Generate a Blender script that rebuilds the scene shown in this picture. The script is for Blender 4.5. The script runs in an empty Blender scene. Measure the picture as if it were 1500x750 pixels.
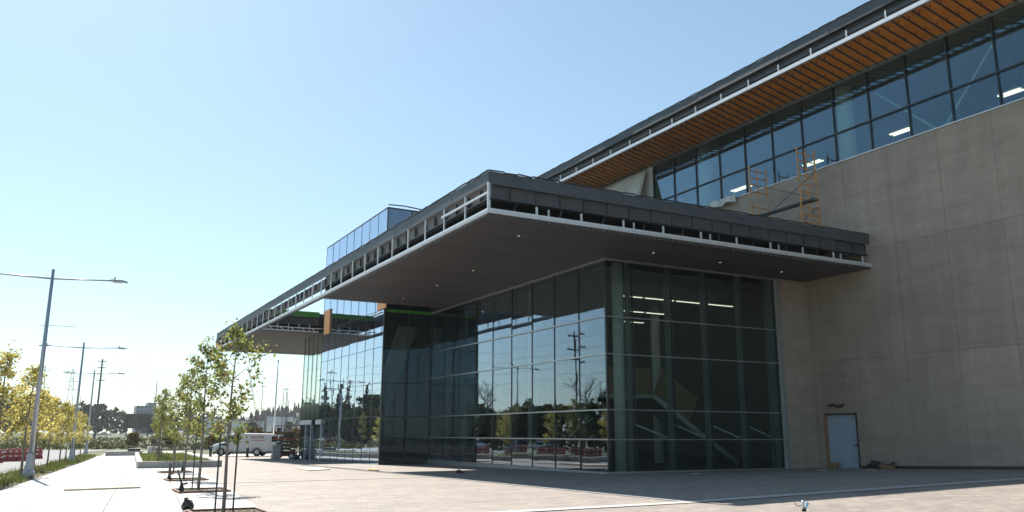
import bpy, math, random
from mathutils import Vector, Matrix, Euler
sc = bpy.context.scene
col = sc.collection
rad = math.radians
# ------------------------------------------------------------------ camera
YAW, PITCH, ROLL = rad(28.42), rad(12.139), rad(0.19)
cd = bpy.data.cameras.new('camera'); cam = bpy.data.objects.new('camera', cd); col.objects.link(cam)
cd.sensor_width = 36.0; cd.lens = 1211.1/1500*36.0; cd.clip_start = 0.1; cd.clip_end = 6000
fw = Vector((math.sin(YAW), math.cos(YAW), 0)); rt = Vector((math.cos(YAW), -math.sin(YAW), 0)); up = Vector((0, 0, 1))
F = fw*math.cos(PITCH)+up*math.sin(PITCH); U = -fw*math.sin(PITCH)+up*math.cos(PITCH)
R = rt*math.cos(ROLL)+U*math.sin(ROLL); U = U*math.cos(ROLL)-rt*math.sin(ROLL)
M = Matrix((R, U, -F)).transposed().to_4x4(); M.translation = (0, 0, 1.6)
cam.matrix_world = M
sc.camera = cam
# ------------------------------------------------------------------ sky, sun, exposure
SUN_EL, SUN_AZ = rad(45), rad(-5.0)          # azimuth measured from +Y towards +X
w = bpy.data.worlds.new('World'); sc.world = w; w.use_nodes = True
nt = w.node_tree; bg = nt.nodes['Background']
sky = nt.nodes.new('ShaderNodeTexSky'); sky.sky_type = 'NISHITA'; sky.sun_disc = False
sky.sun_elevation = SUN_EL; sky.sun_rotation = SUN_AZ; sky.altitude = 100
sky.air_density = 1.0; sky.dust_density = 0.4; sky.ozone_density = 1.0
wb = nt.nodes.new('ShaderNodeMix'); wb.data_type = 'RGBA'; wb.blend_type = 'MULTIPLY'; wb.inputs[0].default_value = 1.0
wb.inputs[7].default_value = (0.91, 1.06, 1.07, 1)          # the photograph's cool white balance
gm_ = nt.nodes.new('ShaderNodeGamma'); gm_.inputs[1].default_value = 0.75      # softer sky contrast
nt.links.new(sky.outputs[0], gm_.inputs[0]); nt.links.new(gm_.outputs[0], wb.inputs[6]); nt.links.new(wb.outputs[2], bg.inputs[0]); bg.inputs[1].default_value = 0.112
sd = bpy.data.lights.new('sun', 'SUN'); sd.energy = 5.0; sd.angle = rad(0.5); sd.color = (1, 0.94, 0.85)
sun = bpy.data.objects.new('sun', sd); col.objects.link(sun)
sdir = Vector((math.sin(SUN_AZ)*math.cos(SUN_EL), math.cos(SUN_AZ)*math.cos(SUN_EL), math.sin(SUN_EL)))
sun.rotation_euler = sdir.to_track_quat('Z', 'Y').to_euler(); sun.location = (-10, 40, 60)
vs = sc.view_settings; vs.view_transform = 'Standard'; vs.look = 'None'; vs.gamma = 1.0; vs.use_curve_mapping = False
vs.exposure = 1.0
sc.cycles.use_denoising = True; sc.cycles.max_bounces = 8; sc.cycles.transparent_max_bounces = 24
sc.cycles.glossy_bounces = 4; sc.cycles.caustics_reflective = False; sc.cycles.caustics_refractive = False
sc.cycles.sample_clamp_indirect = 6.0

# ------------------------------------------------------------------ helpers
def lerp(v, xs, ys):
    if v <= xs[0]: return ys[0]
    for i in range(len(xs)-1):
        if v <= xs[i+1]: return ys[i]+(ys[i+1]-ys[i])*(v-xs[i])/(xs[i+1]-xs[i])
    return ys[-1]
PY = [-50, 0, 29, 48, 78, 120, 160, 330, 6000]; PZ = [.3, .2, 0, -.2, -.5, -.6, -.6, .2, .25]
def gz(x, y): return .012*max(0, min(x, 34)-13)*lerp(y, [18, 28], [1, 0])*lerp(y, [-20, 0], [0, 1])+.006*(min(max(x, -5), 36)-20)*lerp(y, [90, 160], [1, 0])+lerp(y, PY, PZ)
def swr(y): return 2.35+.095*y
def swl(y): return -3.8+.085*y
LOC = {}
def setp(o, label=None, category=None, group=None, kind=None):
    for k, v in (('label', label), ('category', category), ('group', group), ('kind', kind)):
        if v: o[k] = v
    return o
def thing(name, label, cat, loc=(0, 0, 0), rz=0.0, group=None, local=False):
    o = bpy.data.objects.new(name, None); col.objects.link(o); o.empty_display_size = .2
    o.location = loc; o.rotation_euler = (0, 0, rz)
    LOC[o] = Vector((0, 0, 0)) if local else Vector(loc)
    return setp(o, label, cat, group)
class MB:
    def __init__(s): s.v = []; s.f = []
    def add(s, vs, fs):
        n = len(s.v); s.v += [tuple(v) for v in vs]; s.f += [tuple(i+n for i in f) for f in fs]; return s
    def box(s, c, d, rot=None):
        x, y, z = d[0]/2, d[1]/2, d[2]/2
        vs = [Vector((i*x, j*y, k*z)) for i in (-1, 1) for j in (-1, 1) for k in (-1, 1)]
        if rot is not None: vs = [rot @ v for v in vs]
        return s.add([v+Vector(c) for v in vs], [(0, 1, 3, 2), (4, 6, 7, 5), (0, 4, 5, 1), (2, 3, 7, 6), (0, 2, 6, 4), (1, 5, 7, 3)])
    def span(s, a, b): return s.box([(a[i]+b[i])/2 for i in range(3)], [abs(b[i]-a[i]) for i in range(3)])
    def bar(s, p0, p1, wd, ht):
        p0, p1 = Vector(p0), Vector(p1); d = p1-p0
        q = d.to_track_quat('X', 'Z').to_matrix()
        return s.box((p0+p1)/2, (d.length, wd, ht), q)
    def tube(s, p0, p1, r0, r1=None, n=8, cap=True):
        p0, p1 = Vector(p0), Vector(p1); r1 = r0 if r1 is None else r1
        q = (p1-p0).to_track_quat('Z', 'Y').to_matrix()
        ring = [Vector((math.cos(2*math.pi*i/n), math.sin(2*math.pi*i/n), 0)) for i in range(n)]
        vs = [p0+q@(a*r0) for a in ring]+[p1+q@(a*r1) for a in ring]
        fs = [(i, (i+1) % n, n+(i+1) % n, n+i) for i in range(n)]
        if cap: fs += [tuple(range(n))[::-1], tuple(range(n, 2*n))]
        return s.add(vs, fs)
    def path(s, pts, r, n=5):
        for a, b in zip(pts, pts[1:]): s.tube(a, b, r, r, n)
        return s
    def lathe(s, prof, c=(0, 0, 0), n=16):
        vs = [(c[0]+r*math.cos(2*math.pi*i/n), c[1]+r*math.sin(2*math.pi*i/n), c[2]+z) for r, z in prof for i in range(n)]
        fs = [(k*n+i, k*n+(i+1) % n, (k+1)*n+(i+1) % n, (k+1)*n+i) for k in range(len(prof)-1) for i in range(n)]
        return s.add(vs, fs+[tuple(range(n))[::-1], tuple(range((len(prof)-1)*n, len(prof)*n))])
    def loft(s, rings):
        n = len(rings[0]); vs = [p for r in rings for p in r]
        fs = [(k*n+i, k*n+(i+1) % n, (k+1)*n+(i+1) % n, (k+1)*n+i) for k in range(len(rings)-1) for i in range(n)]
        return s.add(vs, fs+[tuple(range(n))[::-1], tuple(range((len(rings)-1)*n, len(rings)*n))])
    def mesh(s, name, mat, off=(0, 0, 0), smooth=False):
        me = bpy.data.meshes.new(name)
        me.from_pydata([(v[0]-off[0], v[1]-off[1], v[2]-off[2]) for v in s.v], [], s.f)
        me.materials.append(mat)
        if smooth: me.polygons.foreach_set('use_smooth', [True]*len(me.polygons))
        me.update(); return me
    def build(s, name, mat, parent=None, smooth=False, bevel=0, **kw):
        off = LOC[parent] if parent is not None else Vector((0, 0, 0))
        o = bpy.data.objects.new(name, s.mesh(name, mat, off, smooth)); col.objects.link(o)
        o.parent = parent; LOC[o] = off
        if bevel:
            m = o.modifiers.new('bevel', 'BEVEL'); m.width = bevel; m.segments = 2; m.limit_method = 'ANGLE'
        return setp(o, **kw)
CUBE = {}
def piece(name, mat, parent, a, b, tilt=0, **kw):
    """a box from corner a to corner b: a light object sharing one cube mesh per material"""
    if mat not in CUBE: CUBE[mat] = MB().box((0, 0, 0), (1, 1, 1)).mesh('unit_box', mat)
    o = bpy.data.objects.new(name, CUBE[mat]); col.objects.link(o); o.parent = parent
    c = Vector([(a[i]+b[i])/2 for i in range(3)])
    o.location = c-(LOC[parent] if parent is not None else Vector((0, 0, 0)))
    o.scale = [max(abs(b[i]-a[i]), 1e-4) for i in range(3)]
    if tilt: o.rotation_euler = [rng.gauss(0, tilt) for _ in range(3)]
    return setp(o, **kw)
def copy_tree(o, parent=None):
    c = o.copy(); col.objects.link(c); c.parent = parent; LOC[c] = LOC.get(o, Vector((0, 0, 0)))
    for ch in [x for x in o.children]: copy_tree(ch, c)
    return c
rng = random.Random(7)

# ------------------------------------------------------------------ materials
def new_mat(name):
    m = bpy.data.materials.new(name); m.use_nodes = True
    return m, m.node_tree, m.node_tree.nodes['Principled BSDF']
def node(t, kind, **kw):
    n = t.nodes.new(kind)
    for k, v in kw.items():
        if k in n.inputs: n.inputs[k].default_value = v
        else: setattr(n, k, v)
    return n
def ramp(t, fac, stops):
    r = t.nodes.new('ShaderNodeValToRGB'); e = r.color_ramp.elements
    e[0].position, e[0].color = stops[0][0], (*stops[0][1], 1); e[1].position, e[1].color = stops[-1][0], (*stops[-1][1], 1)
    for p, c in stops[1:-1]: x = e.new(p); x.color = (*c, 1)
    t.links.new(fac, r.inputs[0]); return r.outputs[0]
def world_pos(t, scale=(1, 1, 1)):
    g = t.nodes.new('ShaderNodeNewGeometry'); mp = t.nodes.new('ShaderNodeMapping'); mp.inputs['Scale'].default_value = scale
    t.links.new(g.outputs['Position'], mp.inputs[0]); return mp.outputs[0]
def plain(name, c, rough=.6, metal=0.0, var=.18, scale=3.0, stretch=(1, 1, 1), bump=0.0, bscale=40, emit=0, objvar=0.0):
    m, t, b = new_mat(name)
    b.inputs['Roughness'].default_value = rough; b.inputs['Metallic'].default_value = metal
    p = world_pos(t, stretch)
    n1 = node(t, 'ShaderNodeTexNoise', Scale=scale, Detail=6.0, Roughness=.65); t.links.new(p, n1.inputs['Vector'])
    lo = tuple(x*(1-var) for x in c); hi = tuple(min(1, x*(1+var)) for x in c)
    out = ramp(t, n1.outputs[0], [(.3, lo), (.5, c), (.7, hi)])
    if objvar:
        oi = t.nodes.new('ShaderNodeObjectInfo'); mr = node(t, 'ShaderNodeMapRange'); mr.inputs[3].default_value = 1-objvar; mr.inputs[4].default_value = 1+objvar
        t.links.new(oi.outputs['Random'], mr.inputs[0])
        mx = t.nodes.new('ShaderNodeVectorMath'); mx.operation = 'SCALE'
        t.links.new(out, mx.inputs[0]); t.links.new(mr.outputs[0], mx.inputs['Scale']); out = mx.outputs[0]
    t.links.new(out, b.inputs['Base Color'])
    if bump:
        n2 = node(t, 'ShaderNodeTexNoise', Scale=bscale, Detail=5.0); t.links.new(p, n2.inputs['Vector'])
        bm = node(t, 'ShaderNodeBump', Strength=bump, Distance=.02); t.links.new(n2.outputs[0], bm.inputs['Height'])
        t.links.new(bm.outputs[0], b.inputs['Normal'])
    if emit:
        b.inputs['Emission Color'].default_value = (*c, 1); b.inputs['Emission Strength'].default_value = emit
    return m
def glass(name, tint, r0, power, refl=(1, 1, 1), rough=0.0, frit=0.0):
    m = bpy.data.materials.new(name); m.use_nodes = True; t = m.node_tree
    for n in list(t.nodes): t.nodes.remove(n)
    out = t.nodes.new('ShaderNodeOutputMaterial'); mix = t.nodes.new('ShaderNodeMixShader')
    tr = t.nodes.new('ShaderNodeBsdfTransparent'); tr.inputs[0].default_value = (*tint, 1)
    gl = t.nodes.new('ShaderNodeBsdfGlossy'); gl.inputs[0].default_value = (*refl, 1); gl.inputs[1].default_value = rough
    lw = node(t, 'ShaderNodeLayerWeight', Blend=.5)
    pw = t.nodes.new('ShaderNodeMath'); pw.operation = 'POWER'; pw.inputs[1].default_value = power
    ma = t.nodes.new('ShaderNodeMath'); ma.operation = 'MULTIPLY_ADD'; ma.inputs[1].default_value = 1-r0; ma.inputs[2].default_value = r0
    t.links.new(lw.outputs['Facing'], pw.inputs[0]); t.links.new(pw.outputs[0], ma.inputs[0])
    t.links.new(ma.outputs[0], mix.inputs[0]); t.links.new(tr.outputs[0], mix.inputs[1]); t.links.new(gl.outputs[0], mix.inputs[2])
    if frit:      # fine printed lines on the glass
        sx = t.nodes.new('ShaderNodeSeparateXYZ'); g0 = t.nodes.new('ShaderNodeNewGeometry'); t.links.new(g0.outputs['Position'], sx.inputs[0])
        m1 = t.nodes.new('ShaderNodeMath'); m1.operation = 'PINGPONG'; m1.inputs[1].default_value = .04; t.links.new(sx.outputs['Z'], m1.inputs[0])
        c = ramp(t, m1.outputs[0], [(.0, tuple(x*(1-frit) for x in tint)), (.04, tint)])
        t.links.new(c, tr.inputs[0])
    # old float: slight waviness of the panes
    p = world_pos(t); n2 = node(t, 'ShaderNodeTexNoise', Scale=.9, Detail=1.0); t.links.new(p, n2.inputs['Vector'])
    bm = node(t, 'ShaderNodeBump', Strength=.05, Distance=.03); t.links.new(n2.outputs[0], bm.inputs['Height']); t.links.new(bm.outputs[0], gl.inputs['Normal'])
    t.links.new(mix.outputs[0], out.inputs[0]); return m
def leaf_mat(name, cols, trans=.5):
    m = bpy.data.materials.new(name); m.use_nodes = True; t = m.node_tree
    for n in list(t.nodes): t.nodes.remove(n)
    out = t.nodes.new('ShaderNodeOutputMaterial'); mix = t.nodes.new('ShaderNodeMixShader'); mix.inputs[0].default_value = trans
    d = t.nodes.new('ShaderNodeBsdfDiffuse'); tl = t.nodes.new('ShaderNodeBsdfTranslucent')
    g = t.nodes.new('ShaderNodeNewGeometry')
    c = ramp(t, g.outputs['Random Per Island'], [(i/(len(cols)-1), k) for i, k in enumerate(cols)])
    t.links.new(c, d.inputs[0]); t.links.new(c, tl.inputs[0])
    t.links.new(d.outputs[0], mix.inputs[1]); t.links.new(tl.outputs[0], mix.inputs[2]); t.links.new(mix.outputs[0], out.inputs[0]); return m
def concrete_wall_mat():
    m, t, b = new_mat('cast_concrete'); b.inputs['Roughness'].default_value = .85
    p1 = world_pos(t, (1, .35, 2.2)); p2 = world_pos(t, (.6, .6, 7)); p3 = world_pos(t, (2.2, 2.2, .25))
    n1 = node(t, 'ShaderNodeTexNoise', Scale=.8, Detail=7.0, Roughness=.6); t.links.new(p1, n1.inputs['Vector'])
    n2 = node(t, 'ShaderNodeTexNoise', Scale=1.6, Detail=6.0, Roughness=.7); t.links.new(p2, n2.inputs['Vector'])
    n3 = node(t, 'ShaderNodeTexNoise', Scale=1.0, Detail=5.0, Roughness=.7); t.links.new(p3, n3.inputs['Vector'])
    a = node(t, 'ShaderNodeMath', operation='ADD'); t.links.new(n1.outputs[0], a.inputs[0]); t.links.new(n2.outputs[0], a.inputs[1])
    a2 = node(t, 'ShaderNodeMath', operation='ADD'); t.links.new(a.outputs[0], a2.inputs[0]); t.links.new(n3.outputs[0], a2.inputs[1])
    dv = node(t, 'ShaderNodeMath', operation='DIVIDE'); dv.inputs[1].default_value = 3; t.links.new(a2.outputs[0], dv.inputs[0])
    c = ramp(t, dv.outputs[0], [(.34, (.275, .222, .178)), (.5, (.36, .294, .238)), (.64, (.43, .355, .292))])
    n4 = node(t, 'ShaderNodeTexNoise', Scale=.35, Detail=4.0, Roughness=.6, Distortion=.6); t.links.new(world_pos(t, (1, 1, .7)), n4.inputs['Vector'])
    st = ramp(t, n4.outputs[0], [(.32, (.88, .89, .91)), (.5, (1, 1, 1)), (.68, (1.06, 1.05, 1.04))])
    mm = node(t, 'ShaderNodeMix', data_type='RGBA', blend_type='MULTIPLY'); mm.inputs[0].default_value = 1; t.links.new(c, mm.inputs[6]); t.links.new(st, mm.inputs[7]); c = mm.outputs[2]
    oi = t.nodes.new('ShaderNodeObjectInfo'); mr = node(t, 'ShaderNodeMapRange'); mr.inputs[3].default_value = .90; mr.inputs[4].default_value = 1.08
    t.links.new(oi.outputs['Random'], mr.inputs[0]); sc_ = t.nodes.new('ShaderNodeVectorMath'); sc_.operation = 'SCALE'
    t.links.new(c, sc_.inputs[0]); t.links.new(mr.outputs[0], sc_.inputs['Scale']); t.links.new(sc_.outputs[0], b.inputs['Base Color'])
    bm = node(t, 'ShaderNodeBump', Strength=.15, Distance=.03); t.links.new(n2.outputs[0], bm.inputs['Height']); t.links.new(bm.outputs[0], b.inputs['Normal'])
    return m
def paver_mat():
    m, t, b = new_mat('plaza_pavers'); b.inputs['Roughness'].default_value = .8
    p = world_pos(t)
    br = node(t, 'ShaderNodeTexBrick', Scale=1.0); br.inputs['Brick Width'].default_value = .45; br.inputs['Row Height'].default_value = .22; br.inputs['Mortar Size'].default_value = .008
    br.inputs['Color1'].default_value = (.31, .265, .228, 1); br.inputs['Color2'].default_value = (.235, .205, .183, 1); br.inputs['Mortar'].default_value = (.14, .12, .105, 1); br.inputs['Bias'].default_value = 0
    t.links.new(p, br.inputs['Vector'])
    n1 = node(t, 'ShaderNodeTexNoise', Scale=.45, Detail=8.0, Roughness=.7); t.links.new(p, n1.inputs['Vector'])
    n2 = node(t, 'ShaderNodeTexNoise', Scale=5.0, Detail=4.0, Roughness=.7); t.links.new(p, n2.inputs['Vector'])
    c1 = ramp(t, n1.outputs[0], [(.32, (.82, .83, .85)), (.5, (1, 1, 1)), (.7, (1.12, 1.1, 1.08))]); c2 = ramp(t, n2.outputs[0], [(.3, (.80, .80, .80)), (.7, (1.16, 1.16, 1.16))])
    mx = node(t, 'ShaderNodeMix', data_type='RGBA', blend_type='MULTIPLY'); mx.inputs[0].default_value = 1
    t.links.new(br.outputs[0], mx.inputs[6]); t.links.new(c1, mx.inputs[7])
    mx2 = node(t, 'ShaderNodeMix', data_type='RGBA', blend_type='MULTIPLY'); mx2.inputs[0].default_value = 1
    t.links.new(mx.outputs[2], mx2.inputs[6]); t.links.new(c2, mx2.inputs[7]); t.links.new(mx2.outputs[2], b.inputs['Base Color'])
    bm = node(t, 'ShaderNodeBump', Strength=.4, Distance=.01); t.links.new(br.outputs['Fac'], bm.inputs['Height']); bm.invert = True; t.links.new(bm.outputs[0], b.inputs['Normal'])
    return m
WALL = concrete_wall_mat(); PAVER = paver_mat()
SLAB = plain('sidewalk_concrete', (.47, .455, .435), .85, var=.16, scale=1.2, bump=.2, objvar=.04)
CURB = plain('curb_concrete', (.40, .385, .365), .85, var=.15, scale=2)
BAND = plain('band_concrete', (.42, .40, .38), .85, var=.12, scale=2)
ASPH = plain('asphalt', (.20, .20, .205), .9, var=.2, scale=.5, bump=.3)
FIELD = plain('field_grass', (.075, .09, .028), .95, var=.45, scale=.05, stretch=(1, .25, 1))
SOIL = plain('soil_mulch', (.10, .075, .055), .95, var=.4, scale=9, bump=.6)
STEEL = plain('primed_steel', (.065, .075, .088), .55, var=.22, scale=1.3, stretch=(.6, .6, 2))
WEB = plain('beam_web_steel', (.06, .066, .075), .55, var=.25, scale=1.5)
GALV = plain('galvanised_steel', (.66, .68, .70), .42, metal=.35, var=.1, scale=4)
MEMB = plain('roof_membrane', (.035, .035, .04), .8, var=.3, scale=2)
SOFF = plain('soffit_panel_metal', (.058, .054, .053), .6, var=.07, scale=1.5, stretch=(.2, 1, 1), objvar=.12)
SPRAY = plain('orange_sheathing', (.66, .24, .03), .8, var=.22, scale=1.2, bump=.3, bscale=9)
JOIST = plain('dark_joist', (.045, .042, .04), .6)
MULL = plain('mullion_aluminium', (.035, .045, .047), .35, metal=.3, var=.1)
FIN = plain('mullion_fin', (.17, .20, .19), .4, var=.1)
TRANSD = plain('transom_dark', (.30, .31, .32), .4, metal=.4, var=.08)
TRANS = plain('transom_cap', (.42, .44, .45), .3, metal=.6, var=.08)
GREENM = plain('green_membrane', (.04, .21, .015), .6, var=.2, scale=2)
PLY = plain('plywood', (.62, .33, .14), .75, var=.2, scale=4)
WOODP = plain('wood_cladding', (.30, .22, .10), .6, var=.15, scale=3, stretch=(1, 1, 5))
BOARD = plain('pine_board', (.72, .58, .42), .75, var=.15, scale=4)
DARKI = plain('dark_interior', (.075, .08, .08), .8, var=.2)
SPAND = plain('green_spandrel', (.045, .075, .062), .12, var=.05)
FLOORI = plain('lobby_floor', (.16, .155, .15), .5, var=.15)
CEILI = plain('upper_ceiling', (.30, .32, .31), .8, var=.08)
BLUEI = plain('back_window_blue', (.10, .19, .30), .7, var=.1)  # flat colour imitating a bluish reflective window
PALECOL = plain('painted_column', (.62, .68, .65), .6, var=.08)
DOORM = plain('door_primer', (.36, .43, .52), .6, var=.07, scale=2)
JAMB = plain('rust_jamb', (.28, .17, .08), .8, var=.3, scale=6)
FIXT = plain('bronze_fixture', (.05, .042, .035), .6)
TARP = plain('white_tarp', (.62, .60, .56), .8, var=.12, scale=1.5)
SCAF = plain('scaffold_paint', (.62, .29, .08), .6, var=.25, scale=6)
SCAFD = plain('scaffold_brace', (.10, .12, .14), .5)
LAMPON = plain('lamp_tube', (1.0, .93, .74), .5, emit=1.1, var=0)
DOTON = plain('downlight_lens', (1.0, .96, .88), .5, emit=.35, var=0)
POLEM = plain('lamp_pole_paint', (.36, .385, .42), .4, metal=.4, var=.08)
WOODPOLE = plain('wood_pole', (.12, .10, .085), .9, var=.25, scale=5)
BARK = plain('bark', (.19, .165, .135), .9, var=.3, scale=9, stretch=(1, 1, .3))
STAKE = plain('stake_paint', (.03, .055, .045), .6)
BLACK = plain('black_plastic', (.018, .018, .02), .5)
RUBBER = plain('rubber', (.02, .02, .02), .85)
WHITEP = plain('white_van_paint', (.74, .74, .73), .28, var=.05, scale=1.0)
REDP = plain('red_paint', (.24, .03, .02), .5, var=.2, scale=4)
REDL = plain('red_lettering', (.48, .03, .025), .5, var=.05)
WHITEB = plain('white_plastic', (.68, .67, .64), .6)
ORNG = plain('orange_plastic', (.36, .055, .04), .55, var=.15, scale=3)
CARGL = plain('car_glass', (.02, .028, .03), .08, var=0)
CHROME = plain('wheel_metal', (.45, .45, .46), .35, metal=.8, var=.05)
AMBER = plain('head_lamp', (.55, .52, .48), .15, var=.05)
EDGE = plain('brown_edging', (.16, .07, .05), .7, var=.2)
SIGNB = plain('billboard_back', (.10, .068, .05), .85, var=.25, scale=.4)
OFFW = plain('office_wall', (.17, .19, .22), .7, var=.05, scale=.05)
OFFG = plain('office_window', (.06, .09, .13), .2, var=.05)
SHED = plain('shed_white', (.60, .60, .60), .7, var=.08, scale=.1)
WIRE = plain('wire', (.14, .15, .16), .6)
HILLM = plain('hill_ground', (.07, .075, .05), .95, var=.3, scale=.02)
GL_MAIN = glass('facade_glass', (.70, .76, .74), .05, 2.2, (.72, .82, .98), frit=.1)
GL_FRONT = glass('front_facade_glass', (.78, .84, .82), .03, 3.2, (.8, .92, .97), frit=.14)
GL_TOWER = glass('tower_glass', (.40, .50, .50), .17, 1.35, (.74, .84, 1.0))
GL_UPPER = glass('clerestory_glass', (.78, .86, .84), .08, 2.3, (.56, .76, .93))
GL_CLEAR = glass('vestibule_glass', (.80, .86, .84), .06, 3.0)
LEAF_G = leaf_mat('green_leaves', [(.06, .09, .025), (.13, .17, .045), (.22, .25, .075), (.32, .32, .11), (.28, .19, .10)], .6)
LEAF_Y = leaf_mat('yellow_leaves', [(.24, .22, .06), (.42, .36, .09), (.54, .46, .13), (.60, .52, .19), (.34, .33, .11)], .6)
LEAF_D = leaf_mat('dark_leaves', [(.018, .032, .012), (.03, .05, .018), (.05, .07, .022), (.065, .08, .03)], .3)
LEAF_O = leaf_mat('autumn_leaves', [(.07, .07, .02), (.14, .11, .025), (.20, .13, .03), (.06, .08, .02)], .35)
LEAF_C = leaf_mat('conifer_needles', [(.012, .025, .014), (.02, .038, .02), (.03, .05, .028)], .2)
GRASSF = leaf_mat('field_blades', [(.035, .05, .012), (.06, .075, .018), (.09, .09, .03), (.12, .10, .045)], .3)
GRASS = leaf_mat('grass_blades', [(.06, .10, .02), (.10, .15, .03), (.16, .18, .05), (.22, .19, .08)], .4)

# ------------------------------------------------------------------ ground
def sheet(name, mat, xl, xr, y0, y1, dz, nx=12, ny=40, parent=None, **kw):
    mb = MB(); vs = []
    for j in range(ny+1):
        y = y0+(y1-y0)*j/ny; a = xl(y) if callable(xl) else xl; b = xr(y) if callable(xr) else xr
        for i in range(nx+1):
            x = a+(b-a)*i/nx; vs.append((x, y, gz(x, y)+dz))
    k = nx+1
    mb.add(vs, [(j*k+i, j*k+i+1, (j+1)*k+i+1, (j+1)*k+i) for j in range(ny) for i in range(nx)])
    if parent is None: kw.setdefault('kind', 'structure')
    return mb.build(name, mat, parent, **kw)
def ground():
    xs = [-1500, -900, -500, -200, -90, -50, -30, -20, -10, -5, 0, 5, 10, 15, 20, 25, 30, 36, 45, 60, 90, 150, 300, 700, 1100, 1500]
    ys = [-300, -200, -80, -50, -25]+[i*4.0 for i in range(-3, 45)]+[190, 220, 260, 300, 330, 380, 500, 800, 1100, 1600]
    vs = [(x, y, gz(x, y)-.10) for y in ys for x in xs]; k = len(xs)
    MB().add(vs, [(j*k+i, j*k+i+1, (j+1)*k+i+1, (j+1)*k+i) for j in range(len(ys)-1) for i in range(k-1)]).build('ground', FIELD, kind='structure')
ground()
sheet('plaza_paving', PAVER, lambda y: swr(y)-.3, 46, -45, 84, -.012, 30, 66)
sheet('concrete_band', BAND, lambda y: swr(y), 32.3, 15.5, 15.95, .004, 24, 1)
sheet('concrete_band', BAND, 13.2, 13.5, 16.0, 58, .004, 1, 24)
sheet('concrete_band', BAND, lambda y: swr(y), 13.2, 31.0, 31.25, .004, 10, 1)
sheet('road', ASPH, lambda y: swl(y)-13, lambda y: swl(y)-2.2, -60, 128, -.06, 4, 60)
sheet('cross_road', ASPH, -60, lambda y: 3+.3*(y-112), 112, 128, -.05, 20, 6)
sheet('far_path', SLAB, lambda y: swl(y)+.2, lambda y: 14, 92, 111.5, -.02, 6, 8)
sheet('parking_pad', SLAB, lambda y: swr(y)+1.0, 60, 84.05, 92, -.03, 12, 4)
sheet('highway', ASPH, -900, 900, 395, 420, .06, 40, 2)
# sidewalk with separately cast slabs
bed = sheet('sidewalk', CURB, lambda y: swl(y), lambda y: swr(y), -12, 92, -.05, 6, 40)
ROWS = [(-12+1.9*i) for i in range(54)]
for j, y0 in enumerate(ROWS):
    y1 = y0+1.885
    for i in range(4):
        mb = MB(); vs = []
        for z in (-.045, 0):
            for (u, y) in ((i/4, y0), ((i+1)/4-.003, y0), ((i+1)/4-.003, y1), (i/4, y1)):
                x = swl(y)+(swr(y)-swl(y))*u; vs.append((x, y, gz(x, y)+z+rng.uniform(-.001, .001)))
        mb.add(vs, [(0, 3, 2, 1), (4, 5, 6, 7), (0, 1, 5, 4), (1, 2, 6, 5), (2, 3, 7, 6), (3, 0, 4, 7)])
        mb.build('slab', SLAB, bed)
# planting strip and kerb
sheet('planting_strip', SOIL, lambda y: swl(y)-2.0, lambda y: swl(y)-.02, -12, 92, -.015, 4, 40)
kb = MB()
for j in range(52):
    y0, y1 = -12+2*j, -12+2*j+1.99
    for a, b in ((swl, -2.2),):
        vs = [(swl(y)+b+dx, y, gz(swl(y), y)+z) for z in (-.12, .02) for (y, dx) in ((y0, 0), (y0, .19), (y1, .19), (y1, 0))]
        kb.add(vs, [(0, 3, 2, 1), (4, 5, 6, 7), (0, 1, 5, 4), (1, 2, 6, 5), (2, 3, 7, 6), (3, 0, 4, 7)])
kb.build('kerb', CURB, kind='structure')
def tufts(name, spots, hmin, hmax, wd, per, label, mat=None):
    mb = MB()
    for (x, y, s) in spots:
        for k in range(per):
            a = rng.uniform(0, 6.28); r = rng.uniform(0, .16)*s; h = rng.uniform(hmin, hmax)*s; ln = rng.uniform(.05, .5)*h
            bx, by = x+r*math.cos(a), y+r*math.sin(a); z = gz(bx, by)-.02; p = rng.uniform(0, 6.28); ww = wd*s
            mb.add([(bx-ww*math.cos(p), by-ww*math.sin(p), z), (bx+ww*math.cos(p), by+ww*math.sin(p), z), (bx+ln*math.cos(a), by+ln*math.sin(a), z+h)], [(0, 1, 2)])
    return mb.build(name, mat or GRASS, label=label, category='grass', kind='stuff')
spots = []
for k in range(900):
    y = rng.uniform(24, 92); u = rng.betavariate(1.2, 1.2)
    if rng.random() < .25+.5*(math.sin(y*.9)+math.sin(y*.37+1) > -.3): spots.append((swl(y)-1.95+1.85*u, y, rng.uniform(.7, 1.5)))
tufts('strip_grass', spots, .10, .30, .012, 12, 'patchy weeds and grass in the planting strip beside the road')
spots = []
for k in range(2600):
    y = 128+rng.random()**1.6*150; spots.append((rng.uniform(-30+.0*y, 40+.1*y), y, rng.uniform(1.5, 3.5)))
tufts('field_grass', spots, .12, .3, .03, 6, 'rough green and straw coloured grass of the field beyond the road', GRASSF)

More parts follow.
